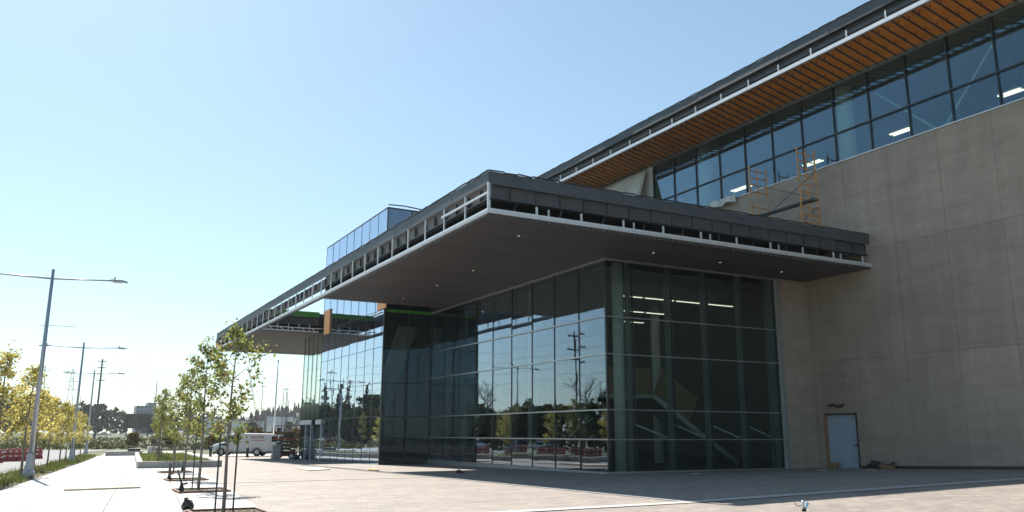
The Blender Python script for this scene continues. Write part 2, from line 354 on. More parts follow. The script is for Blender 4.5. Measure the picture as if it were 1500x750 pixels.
# ------------------------------------------------------------------ main concrete building
XW = 32.4; SILL = 14.6; GTOP = 18.58
cb = thing('concrete_building', 'large concrete building with ribbon window and orange underside of its roof overhang', 'building', (40, 25, 0))
MB().span((XW+.03, -6, -.3), (XW+.5, 26.45, SILL-.02)).span((XW+.03, 28.35, -.3), (XW+.5, 60, SILL-.02)).span((XW+.03, 26.45, 2.6), (XW+.5, 28.35, SILL-.02)).build('wall', CURB, cb)
wl = MB().span((30.32, 28.80, -.3), (XW+.03, 29.1, 9.05)).build('return_wall', CURB, cb)
YJ = [28.745, 26.1, 23.62, 21.15, 18.72, 16.25, 13.8, 11.3, 8.8, 6.3, 3.8, 1.3, -1.2]
for i in range(len(YJ)-1):
    for z0, z1 in ((.0, 5.04), (5.04, 10.02), (10.02, SILL)):
        y1, y0 = YJ[i]-.006, YJ[i+1]+.006
        if z0 == 0 and i == 0:        # door panel: pieces round the opening
            for a, b in (((26.1, z0), (26.45, z1)), ((28.35, z0), (28.745, z1)), ((26.45, 2.6), (28.35, z1))):
                piece('concrete_panel', WALL, cb, (XW-.05, a[0]+.003, a[1]+.006), (XW+.03, b[0]-.003, b[1]-.006))
        else: piece('concrete_panel', WALL, cb, (XW-.05+rng.uniform(-.004, .004), y0, z0+.006), (XW+.03, y1, z1-.006))
yy = 28.757
while yy < 58:
    piece('concrete_panel', WALL, cb, (XW-.05, yy, 10.3), (XW+.03, yy+2.45, SILL-.006)); yy += 2.462
for z0, z1 in ((.0, 5.04), (5.04, 9.05)):
    piece('concrete_panel', WALL, cb, (30.36, 28.75, z0+.006), (XW-.056, 28.80, z1-.006))
bs = MB()
for q in range(27): bs.bar((XW-.065, q-.6, gz(XW, q-.6)+.03), (XW-.065, q+.4, gz(XW, q+.4)+.03), .03, .16)
bs.build('base_strip', FIXT, cb)
# door
MB().span((XW-.07, 26.453, .0), (XW+.2, 26.53, 2.594)).span((XW-.07, 26.53, 2.53), (XW+.2, 28.27, 2.594)).build('door_frame', FIXT, cb)
piece('door_jamb', JAMB, cb, (XW-.08, 28.27, .0), (XW+.2, 28.346, 2.594))
for a, b in ((26.54, 27.37), (27.39, 28.26)):
    d = MB().span((XW+.09, a-.008, .02), (XW+.14, b+.008, 2.528)).build('door_leaf', DOORM, cb)
    if a < 27: MB().tube((XW+.02, 26.66, 1.15), (XW+.02, 26.82, 1.13), .02).tube((XW+.09, 26.68, 1.15), (XW+.02, 26.68, 1.15), .035).build('door_handle', FIXT, d)
MB().span((XW-.22, 27.1, 2.92), (XW-.05, 27.95, 3.0)).span((XW-.18, 27.2, 2.84), (XW-.05, 27.5, 2.92)).span((XW-.18, 27.7, 3.0), (XW-.05, 27.85, 3.06)).build('door_light', FIXT, cb)
# clerestory
SY = [16.2+2.04*i for i in range(-5, 13)]; 
SY = [y for y in SY if y > 5]
WEND = SY[-1]
piece('sill', GALV, cb, (XW-.10, -6, SILL), (XW+.3, 60, SILL+.05))
for i, y in enumerate(SY):
    piece('mullion', MULL, cb, (XW-.04, y-.026, SILL+.05), (XW+.18, y+.026, GTOP))
for i in range(len(SY)-1):
    for z0, z1 in ((SILL+.05, 16.08), (16.14, GTOP)):
        piece('window_pane', GL_UPPER, cb, (XW+.02, SY[i]+.026, z0), (XW+.05, SY[i+1]-.026, z1), tilt=.0012)
piece('transom', MULL, cb, (XW-.06, SY[0], 16.08), (XW+.12, WEND, 16.14))
MB().span((XW+.02, WEND, SILL+.05), (XW+.3, 60, GTOP)).build('unfinished_wall', TARP, cb)
piece('white_panel', WHITEB, cb, (XW-.05, WEND+.04, SILL+.05), (XW+.015, WEND+.75, GTOP))
piece('window_head', FIN, cb, (XW-.10, -6, GTOP), (XW+.1, 60, GTOP+.17))
# upper interior
MB().span((XW+.5, -6, 14.2), (48, 60, SILL)).build('upper_floor', CURB, cb)
MB().span((XW+.2, -6, GTOP+.05), (48, 60, GTOP+.15)).build('upper_ceiling', CEILI, cb)
MB().span((47.7, -6, SILL), (48, 60, GTOP+.05)).build('upper_back_wall', CEILI, cb)
for y in (36.6, 26.3, 16.0):
    MB().tube((XW+.75, y, SILL), (XW+.75, y, GTOP+.05), .40, n=20).build('column', PALECOL, cb, smooth=True)
for y0, y1 in ((24.6, 21.3), (18.8, 21.6)):
    MB().tube((XW+.9, y0, 17.8), (XW+.9, y1, SILL), .05).build('brace', PALECOL, cb)
# overhang
XE = 29.6
vs = [(x, y, z+dz) for dz in (0, .06) for x, y, z in ((XE+.12, -6, 19.36), (XW-.12, -6, 18.74), (XW-.12, 60, 18.74), (XE+.12, 60, 19.36))]
MB().add(vs, [(0, 3, 2, 1), (4, 5, 6, 7), (0, 1, 5, 4), (1, 2, 6, 5), (2, 3, 7, 6), (3, 0, 4, 7)]).build('sheathing', SPRAY, cb)
vs = [(x, y, z+dz) for dz in (-.02, -.004) for x, y, z in ((XE+.12, -6, 19.36), (XE+.62, -6, 19.244), (XE+.62, 60, 19.244), (XE+.12, 60, 19.36))]
MB().add(vs, [(0, 3, 2, 1), (4, 5, 6, 7), (0, 1, 5, 4), (1, 2, 6, 5), (2, 3, 7, 6), (3, 0, 4, 7)]).build('edge_board', WEB, cb)
piece('edge_cover', WEB, cb, (XE+.098, -6, 19.31), (XE+.116, 60, 19.46))
MB().span((XE+.02, -6, 19.75), (60, 60, 20.14)).build('roof', MEMB, cb)
yy = 8.0
while yy < 52:
    MB().bar((XE+.1, yy, 19.10), (XW-.2, yy, 18.60), .04, .07).build('joist', JOIST, cb)
    for xx, zz in ((30.4, 19.0), (31.5, 18.77)): piece('hanger', JOIST, cb, (xx-.014, yy-.014, zz), (xx+.014, yy+.014, zz+.2))
    yy += .50
piece('edge_channel', GALV, cb, (XE-.04, -6, 18.94), (XE+.09, 60, 19.12))
piece('fascia_web', WEB, cb, (XE+.26, -6, 19.40), (XE+.30, 60, 19.78))
piece('fascia_flange', STEEL, cb, (XE+.16, -6, 19.38), (XE+.36, 60, 19.42))
yy = -6; k = 0
while yy < 60:
    piece('fascia_plate', STEEL, cb, (XE-.02+rng.uniform(-.012, .012), yy+.01, 19.72+rng.uniform(-.015, .015)), (XE+.02, yy+2.99, 20.20+rng.uniform(-.01, .02)))
    e = MB(); n = 6
    for q in range(n):
        a, b = yy+3*q/n, yy+3*(q+1)/n
        e.bar((XE-.03, a, 20.20+rng.uniform(0, .05)), (XE-.03, b, 20.20+rng.uniform(0, .05)), .06, .03)
    e.build('membrane_edge', MEMB, cb); yy += 3
yy = -5.5
while yy < 60:
    piece('stud', GALV, cb, (XE-.02, yy-.03, 19.12), (XE+.03, yy+.03, 19.48)); yy += 2.04
for k in range(26):
    a = rng.uniform(8, 50); piece('blocking', JOIST, cb, (XE+.3, a, 19.18), (XE+.34, a+rng.uniform(.4, 1.2), 19.53))

# ------------------------------------------------------------------ canopy roof
CX0, CY0, CY1, ZS, ZT = 12.55, 24.95, 81.5, 9.1, 10.68
OY0, OY1 = 46.1, 62.8
cn = thing('canopy_roof', 'flat dark canopy roof with unfinished steel fascia and bronze soffit above the glass lobby', 'canopy', (20, 40, 9.1))
MB().span((CX0+.32, CY0+.32, 10.26), (XW-.06, OY0, 10.6)).build('roof_slab', MEMB, cn)
MB().span((20.4, OY0+.003, 10.26), (XW-.06, OY1-.003, 10.6)).build('roof_slab', MEMB, cn)
MB().span((CX0+.32, OY1, 10.26), (26, CY1-.3, 10.6)).build('roof_slab', MEMB, cn)
def soffit(x0, x1, y0, y1, wd):
    y = y0
    while y < y1-.01:
        piece('soffit_panel', SOFF, cn, (x0, y+.011, ZS+rng.uniform(-.003, .003)), (x1, min(y+wd, y1)-.011, ZS+.03)); y += wd
XM = 20.3
soffit(CX0+.1, XM-.006, CY0+.1, OY0, .62); soffit(XM, XW-.06, CY0+.1, 29.0, .62)
soffit(XM, XW-.06, 29.3, OY0, 1.24); soffit(20.5, XW-.06, OY0+.01, OY1, 1.66)
soffit(CX0+.1, 17.1, OY1+.05, CY1-.1, .62); soffit(17.106, 26, OY1+.05, CY1-.1, .62)
def fascia(axis, a0, a1, fixed, inner, studs, plate):
    """axis 'y': runs along y at x=fixed; axis 'x': runs along x at y=fixed; inner = +1 direction inwards"""
    def P(t, d, z): return (fixed+d, t, z) if axis == 'y' else (t, fixed+d, z)
    def pc(n, m, t0, t1, d0, d1, z0, z1): piece(n, m, cn, P(t0, d0, z0), P(t1, d1, z1))
    t = a0
    while t < a1-.05:
        e = min(t+plate, a1)
        pc('fascia_plate', STEEL, t+.004, e-.004, rng.uniform(-.006, .006), .03, 10.22+rng.uniform(-.01, .01), ZT+rng.uniform(-.01, .01))
        mb = MB(); n = 5
        for q in range(n):
            mb.bar(P(t+(e-t)*q/n, .0, ZT+.01+rng.uniform(0, .05)), P(t+(e-t)*(q+1)/n, .0, ZT+.01+rng.uniform(0, .05)), .06, .035)
        mb.build('membrane_edge', MEMB, cn); t = e
    pc('beam_web', WEB, a0+.2, a1, .22, .25, 9.77, 10.24)
    pc('beam_flange', STEEL, a0+.12, a1, .12, .36, 9.74, 9.77)
    pc('edge_channel', GALV, a0, a1, -.02, .10, 9.16, 9.33)
    pc('edge_lip', GALV, a0, a1, -.045, -.02, 9.22, 9.25)
    t = a0+.95
    while t < a1:
        pc('stiffener', WEB, t-.015, t+.015, .13, .22, 9.78, 10.22); t += 1.05
    t = a0+.02; k = 0
    while t < a1:
        if studs == 'tall': pc('stud', GALV, t-.03, t+.03, .0, .05, 9.33, 10.24)
        else:
            pc('stud', GALV, t-.04, t+.04, .01, .05, 9.33, 9.62)
            if k % 2: pc('stud', GALV, t+.5, t+.56, .06, .1, 9.33, 9.60)
            MB().bar(P(t+1.0, .1, 9.36), P(t+1.25, .3, 9.74), .04, .04).build('strut', WEB, cn)
        t += 1.92; k += 1
    # serrated closure under the channel
    mb = MB(); t = a0
    while t < a1:
        mb.span(P(t, .06, 9.06), P(t+.16, .10, 9.155)); t += .24
    mb.build('closure_strip', WEB, cn)
fascia('y', CY0, CY1, CX0, 1, 'tall', 3.1)
fascia('x', CX0+.035, XW-.06, CY0, 1, 'short', 2.9)
piece('mid_rail', GALV, cn, (CX0-.03, CY0+.03, 9.86), (CX0+.02, 29.0, 9.94))
piece('corner_stud', GALV, cn, (CX0-.035, CY0-.035, 9.34), (CX0+.03, CY0+.03, 10.26))
# faces of the opening beside the tower
piece('opening_edge', WEB, cn, (CX0+.3, OY0, 9.13), (17.1, OY0+.05, 10.6))
piece('green_strip', GREENM, cn, (CX0+.3, OY1-.03, 10.32), (17.1, OY1-.002, 10.72))
piece('opening_web', FIXT, cn, (CX0+.3, OY1+.10, 9.74), (17.1, OY1+.14, 10.3))
piece('opening_flange', WEB, cn, (CX0+.3, OY1-.02, 9.70), (17.1, OY1+.2, 9.74))
piece('opening_channel', GALV, cn, (CX0+.3, OY1-.05, 9.14), (17.1, OY1+.04, 9.24))
piece('opening_channel', GALV, cn, (CX0+.3, OY1-.95, 9.30), (17.1, OY1-.88, 9.36))
t = CX0+.6
while t < 17:
    piece('stud', GALV, cn, (t, OY1-.03, 9.24), (t+.05, OY1+.02, 9.72))
    MB().bar((t, OY1-.9, 9.33), (t+.5, OY1, 9.2), .05, .05).build('outrigger', GALV, cn); t += .8
piece('roof_end', STEEL, cn, (CX0, CY1, 9.16), (26, CY1+.03, ZT))
# downlights
for x, y in ((16.53, 34.38), (16.65, 38.92), (15.03, 27.23), (16.64, 43.75), (21.47, 27.14), (25.29, 27.27), (29.33, 27.54), (14.8, 70), (14.8, 76), (19.5, 70)):
    d = MB().tube((x, y, ZS-.012), (x, y, ZS+.02), .10, n=14).build('downlight', FIXT, cn)
    MB().tube((x, y, ZS-.018), (x, y, ZS-.013), .05, n=12).build('lens', DOTON, d)

# ------------------------------------------------------------------ glass lobby
XG, YG, YT, XT, YTE = 20.35, 29.1, 48.2, 17.15, 61.7
lb = thing('glass_lobby', 'tall glass walled lobby under the dark canopy', 'building', (26, 38, 0))
ZR = [.06, 1.38, 2.61, 4.95, 6.56, ZS]
XC = [XG, 21.74, 23.92, 26.04, 28.19, 30.30]
YC = [YG]+[YG+2.12*i for i in range(1, 9)]+[YT]
for i in range(len(XC)-1):
    for j in range(5):
        piece('glass_pane', GL_FRONT, lb, (XC[i]+.025, YG-.012, ZR[j]+.02), (XC[i+1]-.025, YG+.012, ZR[j+1]-.02), tilt=.0010)
for i in range(len(YC)-1):
    for j in range(5):
        piece('glass_pane', GL_MAIN, lb, (XG-.012, YC[i]+.025, ZR[j]+.02), (XG+.012, YC[i+1]-.025, ZR[j+1]-.02), tilt=.0035)
for i, x in enumerate(XC[1:]):
    piece('mullion', MULL, lb, (x-.03, YG-.05, .0), (x+.03, YG+.03, ZS))
    piece('mullion_fin', FIN, lb, (x-.17 if i < 4 else x-.4, YG+.04, .0), (x-.04, YG+.30, ZS))
for y in YC[1:]:
    piece('mullion', MULL, lb, (XG-.035, y-.022, .0), (XG+.03, y+.022, ZS))
    piece('mullion_fin', FIN, lb, (XG+.05, y-.05, .0), (XG+.28, y+.05, ZS))
piece('corner_mullion', MULL, lb, (XG-.05, YG-.055, .0), (XG+.04, YG+.04, ZS))
for z in ZR[1:5]:
    piece('transom', TRANS, lb, (XG-.075, YG-.045, z-.028), (XG-.036, YT, z+.028))
    piece('transom', TRANSD, lb, (XG+.0, YG-.085, z-.022), (30.3, YG-.051, z+.022))
piece('head_trim', TRANS, lb, (XG-.11, YG-.06, ZS-.09), (XG-.055, YT, ZS-.005))
piece('head_trim', TRANS, lb, (XG-.11, YG-.12, ZS-.09), (30.3, YG-.061, ZS-.005))
piece('base_sill', TRANS, lb, (XG-.09, YG-.09, -.3), (30.3, YG-.055, .075))
piece('base_sill', TRANS, lb, (XG-.10, YG-.05, -.4), (XG-.055, YT, .06))
piece('edge_trim', TRANS, lb, (30.30, YG-.40, .0), (30.35, YG-.34, ZS))
# inside
MB().span((XG+.03, YG+.03, -.3), (XW, 62, .04)).build('floor', FLOORI, lb)
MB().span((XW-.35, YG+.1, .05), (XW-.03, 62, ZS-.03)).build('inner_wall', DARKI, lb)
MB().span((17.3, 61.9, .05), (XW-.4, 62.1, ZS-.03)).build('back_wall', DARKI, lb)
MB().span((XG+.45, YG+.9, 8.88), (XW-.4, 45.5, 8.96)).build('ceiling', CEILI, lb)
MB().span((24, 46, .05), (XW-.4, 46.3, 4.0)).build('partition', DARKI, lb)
MB().span((XG+.5, 41, 4.75), (XW-.4, 61.5, 5.15)).build('mezzanine', FIN, lb)
MB().span((26.4, 40.9, 3.95), (XW-.4, 41.0, 4.72)).build('back_window_panel', BLUEI, lb)  # plain panel, the blue of a reflective back window put into its colour
for x, y in ((21.45, 29.75), (21.3, 37.1), (21.3, 45.5), (30.0, 38)):
    MB().tube((x, y, .04), (x, y, ZS-.02), .26, n=20).build('column', PALECOL, lb, smooth=True)
for i in range(1, 5):      # diagonal rails behind the front glass
    MB().bar((XC[i]+.05, YG+.5, 2.12), (XC[i+1]-.08, YG+.5, 1.46), .05, .07).build('brace', PALECOL, lb)
for y0, y1, z0, z1 in ((35.3, 33.2, 2.0, 1.5), (33.0, 31.0, 1.5, 2.3), (41.7, 39.4, .2, .75), (39.2, 37.2, .75, .2), (37.0, 35.1, .7, .2), (33.0, 31.4, .8, .3), (29.7, 30.0, 1.2, .1)):
    MB().bar((XG+.5, y0, z0), (XG+.5, y1, z1), .05, .07).build('brace', PALECOL, lb)
# stair with wooden guards
st = MB()
n = 22
for k in range(n):
    x0 = 26.5+k*.28; z = 3.55-k*.155
    st.span((x0, 34.1, z-.16), (x0+.3, 36.0, z))
st.build('stair', DARKI, lb)
MB().span((23.6, 34.02, 3.4), (26.5, 36.4, 3.55)).build('landing', PALECOL, lb)
MB().span((23.8, 33.95, 3.56), (26.45, 34.0, 4.9)).build('stair_guard', WOODP, lb)
g = MB(); g.add([(27.2, 33.96, 4.9), (29.5, 33.96, 3.45), (28.8, 33.96, 2.2), (26.6, 33.96, 3.55), (27.2, 34.0, 4.9), (29.5, 34.0, 3.45), (28.8, 34.0, 2.2), (26.6, 34.0, 3.55)],
      [(0, 1, 2, 3), (7, 6, 5, 4), (0, 4, 5, 1), (1, 5, 6, 2), (2, 6, 7, 3), (3, 7, 4, 0)]); g.build('stair_guard', WOODP, lb)
MB().bar((26.5, 33.9, 3.5), (32.0, 33.9, .1), .12, .22).build('stringer', PALECOL, lb)
# ceiling strip lights, each hung from the ceiling
def strip(x0, x1, y, z, label, group):
    o = thing('strip_light', label, 'light', ((x0+x1)/2, y, z), group=group)
    piece('housing', WHITEB, o, (x0, y-.06, z), (x1, y+.06, z+.05)); piece('tube', LAMPON, o, (x0+.02, y-.03, z-.03), (x1-.02, y+.03, z-.002))
    MB().tube((x0+.1, y, z+.05), (x0+.1, y, ZS+.0), .008, n=5).tube((x1-.1, y, z+.05), (x1-.1, y, ZS+.0), .008, n=5).build('hanger', FIXT, o)
for x in (23.4, 25.4, 27.4, 29.4): strip(x, x+1.85, 32.9, 8.3, 'lit strip light in the front row above the lobby stair', 'front row of lobby strip lights')
for x in (26.6, 28.6): strip(x, x+1.85, 37.0, 8.3, 'lit strip light in the middle row of the lobby ceiling', 'middle row of lobby strip lights')
for x in (29.3,): strip(x, x+1.9, 40.6, 8.3, 'lit strip light in the rearmost row of the lobby ceiling', None)
for k, (y0, y1) in enumerate(((30.9, 32.2), (25.2, 26.4), (36.5, 38.1), (19.6, 20.7))):
    nm = ['third strip light from the right behind the ribbon window, by the scaffold', 'second strip light from the right behind the ribbon window', 'lit strip light behind the ribbon window nearest the white tarp', 'lit strip light at the right end of the ribbon window'][k]
    o = thing('strip_light', nm, 'light', (36.6, (y0+y1)/2, 16.85))
    piece('housing', WHITEB, o, (36.4, y0, 16.85), (36.9, y1, 16.9))
    for dx in (36.48, 36.75): piece('tube', LAMPON, o, (dx, y0+.03, 16.8), (dx+.1, y1-.03, 16.848))
    MB().tube((36.65, y0+.2, 16.9), (36.65, y0+.2, GTOP+.05), .01, n=5).tube((36.65, y1-.2, 16.9), (36.65, y1-.2, GTOP+.05), .01, n=5).build('hanger', FIXT, o)

# ------------------------------------------------------------------ glass stair tower
tw = thing('glass_tower', 'mirror glass tower rising through the canopy opening as a blue rooftop box', 'building', (18.8, 55, -.3))
TZ = [-.25, 1.25, 2.6, 4.6, 6.8, 9.1, 15.55]
TY = [YT+i*(YTE-YT)/8 for i in range(9)]
for i in range(8):
    for j in range(6):
        if j == 1: continue
        z0 = TZ[j]; z1 = TZ[j+1] if j else TZ[2]
        piece('glass_pane', GL_TOWER, tw, (XT-.012, TY[i]+.02, z0+.012), (XT+.012, TY[i+1]-.02, z1-.012), tilt=.0011)
    piece('mullion', MULL, tw, (XT-.025, TY[i]-.018, -.25), (XT+.05, TY[i]+.018, 15.55))
piece('mullion', MULL, tw, (XT-.025, YTE-.02, -.25), (XT+.05, YTE+.02, 15.55))
for z in (2.6, 4.6, 6.8, 9.1): piece('transom', MULL, tw, (XT-.03, YT+.03, z-.012), (XT+.04, YTE, z+.012))
for x0, x1 in ((XT, 18.78), (18.78, XG-.05)):
    for j in range(5):
        piece('glass_pane', GL_MAIN, tw, (x0+.03, YT-.012, TZ[j]+.03), (x1-.03, YT+.012, TZ[j+1]-.03), tilt=.0012)
    piece('glass_pane', GL_TOWER, tw, (x0+.02, YT-.012, 9.13), (x1-.02, YT+.012, 15.54), tilt=.001)
for x in (XT+.005, 18.78, XG-.04): piece('mullion', MULL, tw, (x-.03, YT-.05, -.25), (x+.03, YT+.05, 15.55))
for z in TZ[1:5]: piece('transom', MULL, tw, (XT+.04, YT-.045, z-.03), (XG-.07, YT+.04, z+.03))
piece('green_strip', GREENM, tw, (XT+.15, YT-.16, 8.93), (XG-.06, YT-.06, 9.09))
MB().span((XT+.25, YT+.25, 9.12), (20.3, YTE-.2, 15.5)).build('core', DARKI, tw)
MB().span((XT-.03, YT-.05, 15.56), (20.6, YTE+.03, 15.62)).build('coping', MEMB, tw)
mb = MB()
for k in range(0): mb.bar((XT-.08, YT+.1+k*1.5, 15.72+rng.uniform(-.02, .05)), (XT-.08, YT+1.5+k*1.5, 15.72+rng.uniform(-.02, .05)), .1, .04)
for k in range(3): mb.bar((XT+k*1.1, YT-.08, 15.76+.05*math.sin(k*2)), (XT+k*1.1+1.1, YT-.08, 15.76+.05*math.sin(k*2+2)), .1, .05)
mb.build('coping_flap', MEMB, tw)
MB().span((XT+.03, YT+.03, -.3), (20.3, YTE, .0)).build('tower_floor', FLOORI, tw)
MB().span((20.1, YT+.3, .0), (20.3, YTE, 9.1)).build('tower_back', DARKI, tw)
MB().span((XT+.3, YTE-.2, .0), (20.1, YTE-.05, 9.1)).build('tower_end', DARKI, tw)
MB().bar((18.0, 50, 1.0), (18.0, 57, 7.5), 1.6, .3).build('stair_flight', DARKI, tw)
MB().bar((19.4, 57, 1.0), (19.4, 50, 8.3), 1.2, .3).build('stair_flight', PALECOL, tw)
piece('plywood_strip', PLY, tw, (XT-.10, 59.75, 8.8), (XT-.03, 61.2, 10.62))
piece('plywood_strip', PLY, tw, (XT-.10, 47.75, 9.12), (XT-.03, 49.3, 9.6))
piece('rail', GALV, tw, (XT-.09, 48.6, 8.92), (XT-.03, 50.5, 8.98))
# vestibule past the tower
vb = thing('glass_vestibule', 'clear glass entrance vestibule with white door headers past the mirror tower', 'vestibule', (19, 64, -.4))
VY = [61.75, 63.0, 64.25, 65.5, 66.8]
gzv = -.42
for i in range(4):
    for z0, z1 in ((3.8, 6.4), (6.4, ZS)): piece('glass_pane', GL_CLEAR, vb, (XT-.012, VY[i]+.02, z0+.012), (XT+.012, VY[i+1]-.02, z1-.012), tilt=.001)
    piece('glass_pane', GL_MAIN, vb, (XT-.012, VY[i]+.04, gzv), (XT+.012, VY[i+1]-.04, 2.2), tilt=.001)
    piece('spandrel', SPAND, vb, (XT-.014, VY[i]+.02, 2.62), (XT+.014, VY[i+1]-.02, 3.78))
for y in VY: piece('mullion', MULL, vb, (XT-.03, y-.02, gzv), (XT+.06, y+.02, ZS))
for x0 in (17.2, 18.9, 20.6):
    for z0, z1 in ((gzv, 3.0), (3.0, 6.4), (6.4, ZS)): piece('glass_pane', GL_CLEAR, vb, (x0, 66.79, z0+.02), (x0+1.66, 66.81, z1-.02), tilt=.001)
    piece('mullion', MULL, vb, (x0+1.66, 66.76, gzv), (x0+1.70, 66.84, ZS))
for y0, y1 in ((61.5-.9, 61.5+.5), (63.3, 66.6)): piece('door_header', WHITEB, vb, (XT-.16, y0, 2.24), (XT-.05, y1, 2.58))
for y in (60.75, 63.45, 65.0): piece('door_post', GALV, vb, (XT-.10, y-.03, gzv), (XT-.05, y+.03, 2.235))
MB().span((19.2, 61.9, gzv), (19.3, 66.6, 3.75)).build('inner_screen', DARKI, vb)
MB().span((17.25, 66.55, gzv), (19.2, 66.62, 3.75)).build('inner_screen', SPAND, vb)

# ------------------------------------------------------------------ scaffold on the canopy roof
sf = thing('scaffold', 'orange ladder frame scaffold with a plank standing on the canopy roof', 'scaffold', (31.2, 29, 10.6))
def ladder(y, x0, x1, z0, z1):
    f = MB()
    for x in (x0, x1): f.tube((x, y, z0), (x, y, z1), .036, n=7)
    f.tube((x0+.55, y, z0), (x0+.55, y, z1), .028, n=6)
    f.build('frame', SCAF, sf)
    z = z0+.3; k = 0
    while z <= z1+.01:
        MB().tube((x0, y, z), (x1, y, z), .028, n=6).build('rung', SCAF, sf); z += .38; k += 1
for y in (27.35, 30.6):
    ladder(y, 30.75, 31.95, 10.61, 13.6 if y < 29 else 13.4)
    ladder(y+.04, 30.75, 31.95, 13.75, 15.45)
for (za, zb) in ((11.0, 12.6), (13.0, 14.4)):
    MB().tube((31.95, 27.35, za), (31.95, 30.6, zb), .022, n=6).build('cross_brace', SCAFD, sf)
    MB().tube((31.95, 27.35, zb), (31.95, 30.6, za), .022, n=6).build('cross_brace', SCAFD, sf)
MB().span((31.0, 26.9, 12.72), (31.5, 31.2, 12.78)).build('plank', SCAFD, sf)
tp = MB(); n = 12
for i in range(n):   # loose white sheet hung from the overhang
    pass
N1, N2 = 16, 10; vs = []
for i in range(N1+1):
    for j in range(N2+1):
        y = 41.0+5.4*i/N1; v = j/N2
        low = 18.4-(3.3-.5*i/N1)*(1 if i > 1 else 1)
        z = 18.45+(low-18.45)*v+.25*math.sin(i*.9)*v
        x = XW-.3-1.3*v*(.5+.5*math.sin(i*.55+.6))-.16*math.sin(i*1.9)*v
        vs.append((x, y, z))
k = N2+1
tp = MB().add(vs, [(i*k+j, (i+1)*k+j, (i+1)*k+j+1, i*k+j+1) for i in range(N1) for j in range(N2)])
to = tp.build('tarp', TARP, smooth=True, label='loose white tarp hanging under the orange roof overhang', category='tarp')
m = to.modifiers.new('solid', 'SOLIDIFY'); m.thickness = .01
ps = MB()
vs = [(XW-.2-.25*rng.random(), 33.2+.25*i, SILL+(-.25 if j == 0 else .1)+rng.uniform(-.08, .08)) for i in range(9) for j in range(2)]
ps.add(vs, [(2*i, 2*i+2, 2*i+3, 2*i+1) for i in range(8)])
po = ps.build('plastic_sheet', WHITEB, label='crumpled white plastic sheet on the sill above the canopy', category='plastic sheet')
m = po.modifiers.new('solid', 'SOLIDIFY'); m.thickness = .01

# ------------------------------------------------------------------ trees
def crown(r, h, clear, width, nl, leaf, shape='column', limbs=14, lean=0.0, start=None):
    tk, lf = MB(), MB()
    pts = []; n = 7
    ph = r.uniform(0, 6.28)
    for i in range(n+1):
        t = i/n; pts.append(Vector((lean*t*h+.05*math.sin(ph+t*5)*t, .05*math.cos(ph+t*4)*t, h*.97*t)))
    r0 = (.0105 if width < 1 else .0125)*h if shape != 'round' else .02*h
    for i in range(n): tk.tube(pts[i], pts[i+1], r0*(1-.85*i/n), r0*(1-.85*(i+1)/n), 8, False)
    twigs = []
    for k in range(limbs):
        t = clear/h+(1-clear/h)*(k+r.random())/limbs*.93
        p = pts[min(n-1, int(t*n))].lerp(pts[min(n, int(t*n)+1)], t*n-int(t*n))
        u = (t-clear/h)/(1-clear/h)
        prof = (.55+.9*u if u < .35 else 1.0-.75*(u-.35)/.65) if shape != 'round' else math.sqrt(max(.1, 1-(2*u-.9)**2))
        a = k*2.4+r.uniform(-.5, .5); L = width*prof*r.uniform(.75, 1.2)
        rise = r.uniform(.5, 1.3) if shape != 'round' else r.uniform(.1, .8)
        d = Vector((math.cos(a), math.sin(a), rise)).normalized()
        q = p+d*L*1.15; mid = p.lerp(q, .5)-Vector((0, 0, .07*L))
        rr = max(.006, r0*.32*(1-u*.6)); tk.tube(p, mid, rr, rr*.7, 5, False); tk.tube(mid, q, rr*.7, rr*.25, 5, False)
        twigs.append((p, mid, q))
        for s in range(3):
            b = mid.lerp(q, r.random()); e = b+Vector((r.gauss(0, 1), r.gauss(0, 1), r.uniform(.1, 1.2))).normalized()*L*r.uniform(.25, .5)
            tk.tube(b, e, rr*.4, rr*.15, 4, False); twigs.append((b, b.lerp(e, .5), e))
    twigs.append((pts[-3], pts[-2], pts[-1]+Vector((0, 0, .04*h))))
    cen = []
    for a, b, c in twigs:
        for q in range(4 if shape != 'round' else 5):
            t = .25+.75*r.random(); cen.append(((a.lerp(b, t*2) if t < .5 else b.lerp(c, t*2-1)), r.random()**1.5))
    for k in range(nl):
        p, wgt = cen[r.randrange(len(cen))]
        if r.random() > wgt+.25: p, wgt = cen[r.randrange(len(cen))]
        sp = width*(.115 if shape != 'round' else .11)
        p = p+Vector((r.gauss(0, sp), r.gauss(0, sp), r.gauss(0, sp)))
        s = leaf*r.uniform(.55, 1.25)
        e = Euler((r.gauss(.5, .7), r.gauss(0, .7), r.uniform(0, 6.28))).to_matrix()
        q = [Vector((0, -.5, 0)), Vector((.42, 0, .08)), Vector((0, .6, -.1)), Vector((-.42, 0, .08))]
        lf.add([p+e@(v*s) for v in q], [(0, 1, 2, 3)])
    return tk, lf
def tree(name, label, cat, x, y, z, meshes, group, s=1.0, rz=0.0, sz=None):
    t = thing(name, label, cat, (x, y, z), rz, group, local=True); t.scale = (s, s, sz or s)
    for nm, me in zip(('trunk', 'crown'), meshes):
        if me is None: continue
        o = bpy.data.objects.new(nm, me); col.objects.link(o); o.parent = t
    return t
def tree_mesh(seed, mat, *a, bark=None, **k):
    tk, lf = crown(random.Random(seed), *a, **k)
    return (tk.mesh('trunk', bark or BARK, smooth=True), lf.mesh('crown', mat) if lf.v else None)
gm = [tree_mesh(11, LEAF_G, 4.0, 1.35, .74, 1250, .085, limbs=13),
      tree_mesh(12, LEAF_G, 4.5, 1.5, .74, 1450, .09, limbs=15),
      tree_mesh(13, LEAF_G, 4.6, 1.4, .85, 1550, .095, limbs=15)]
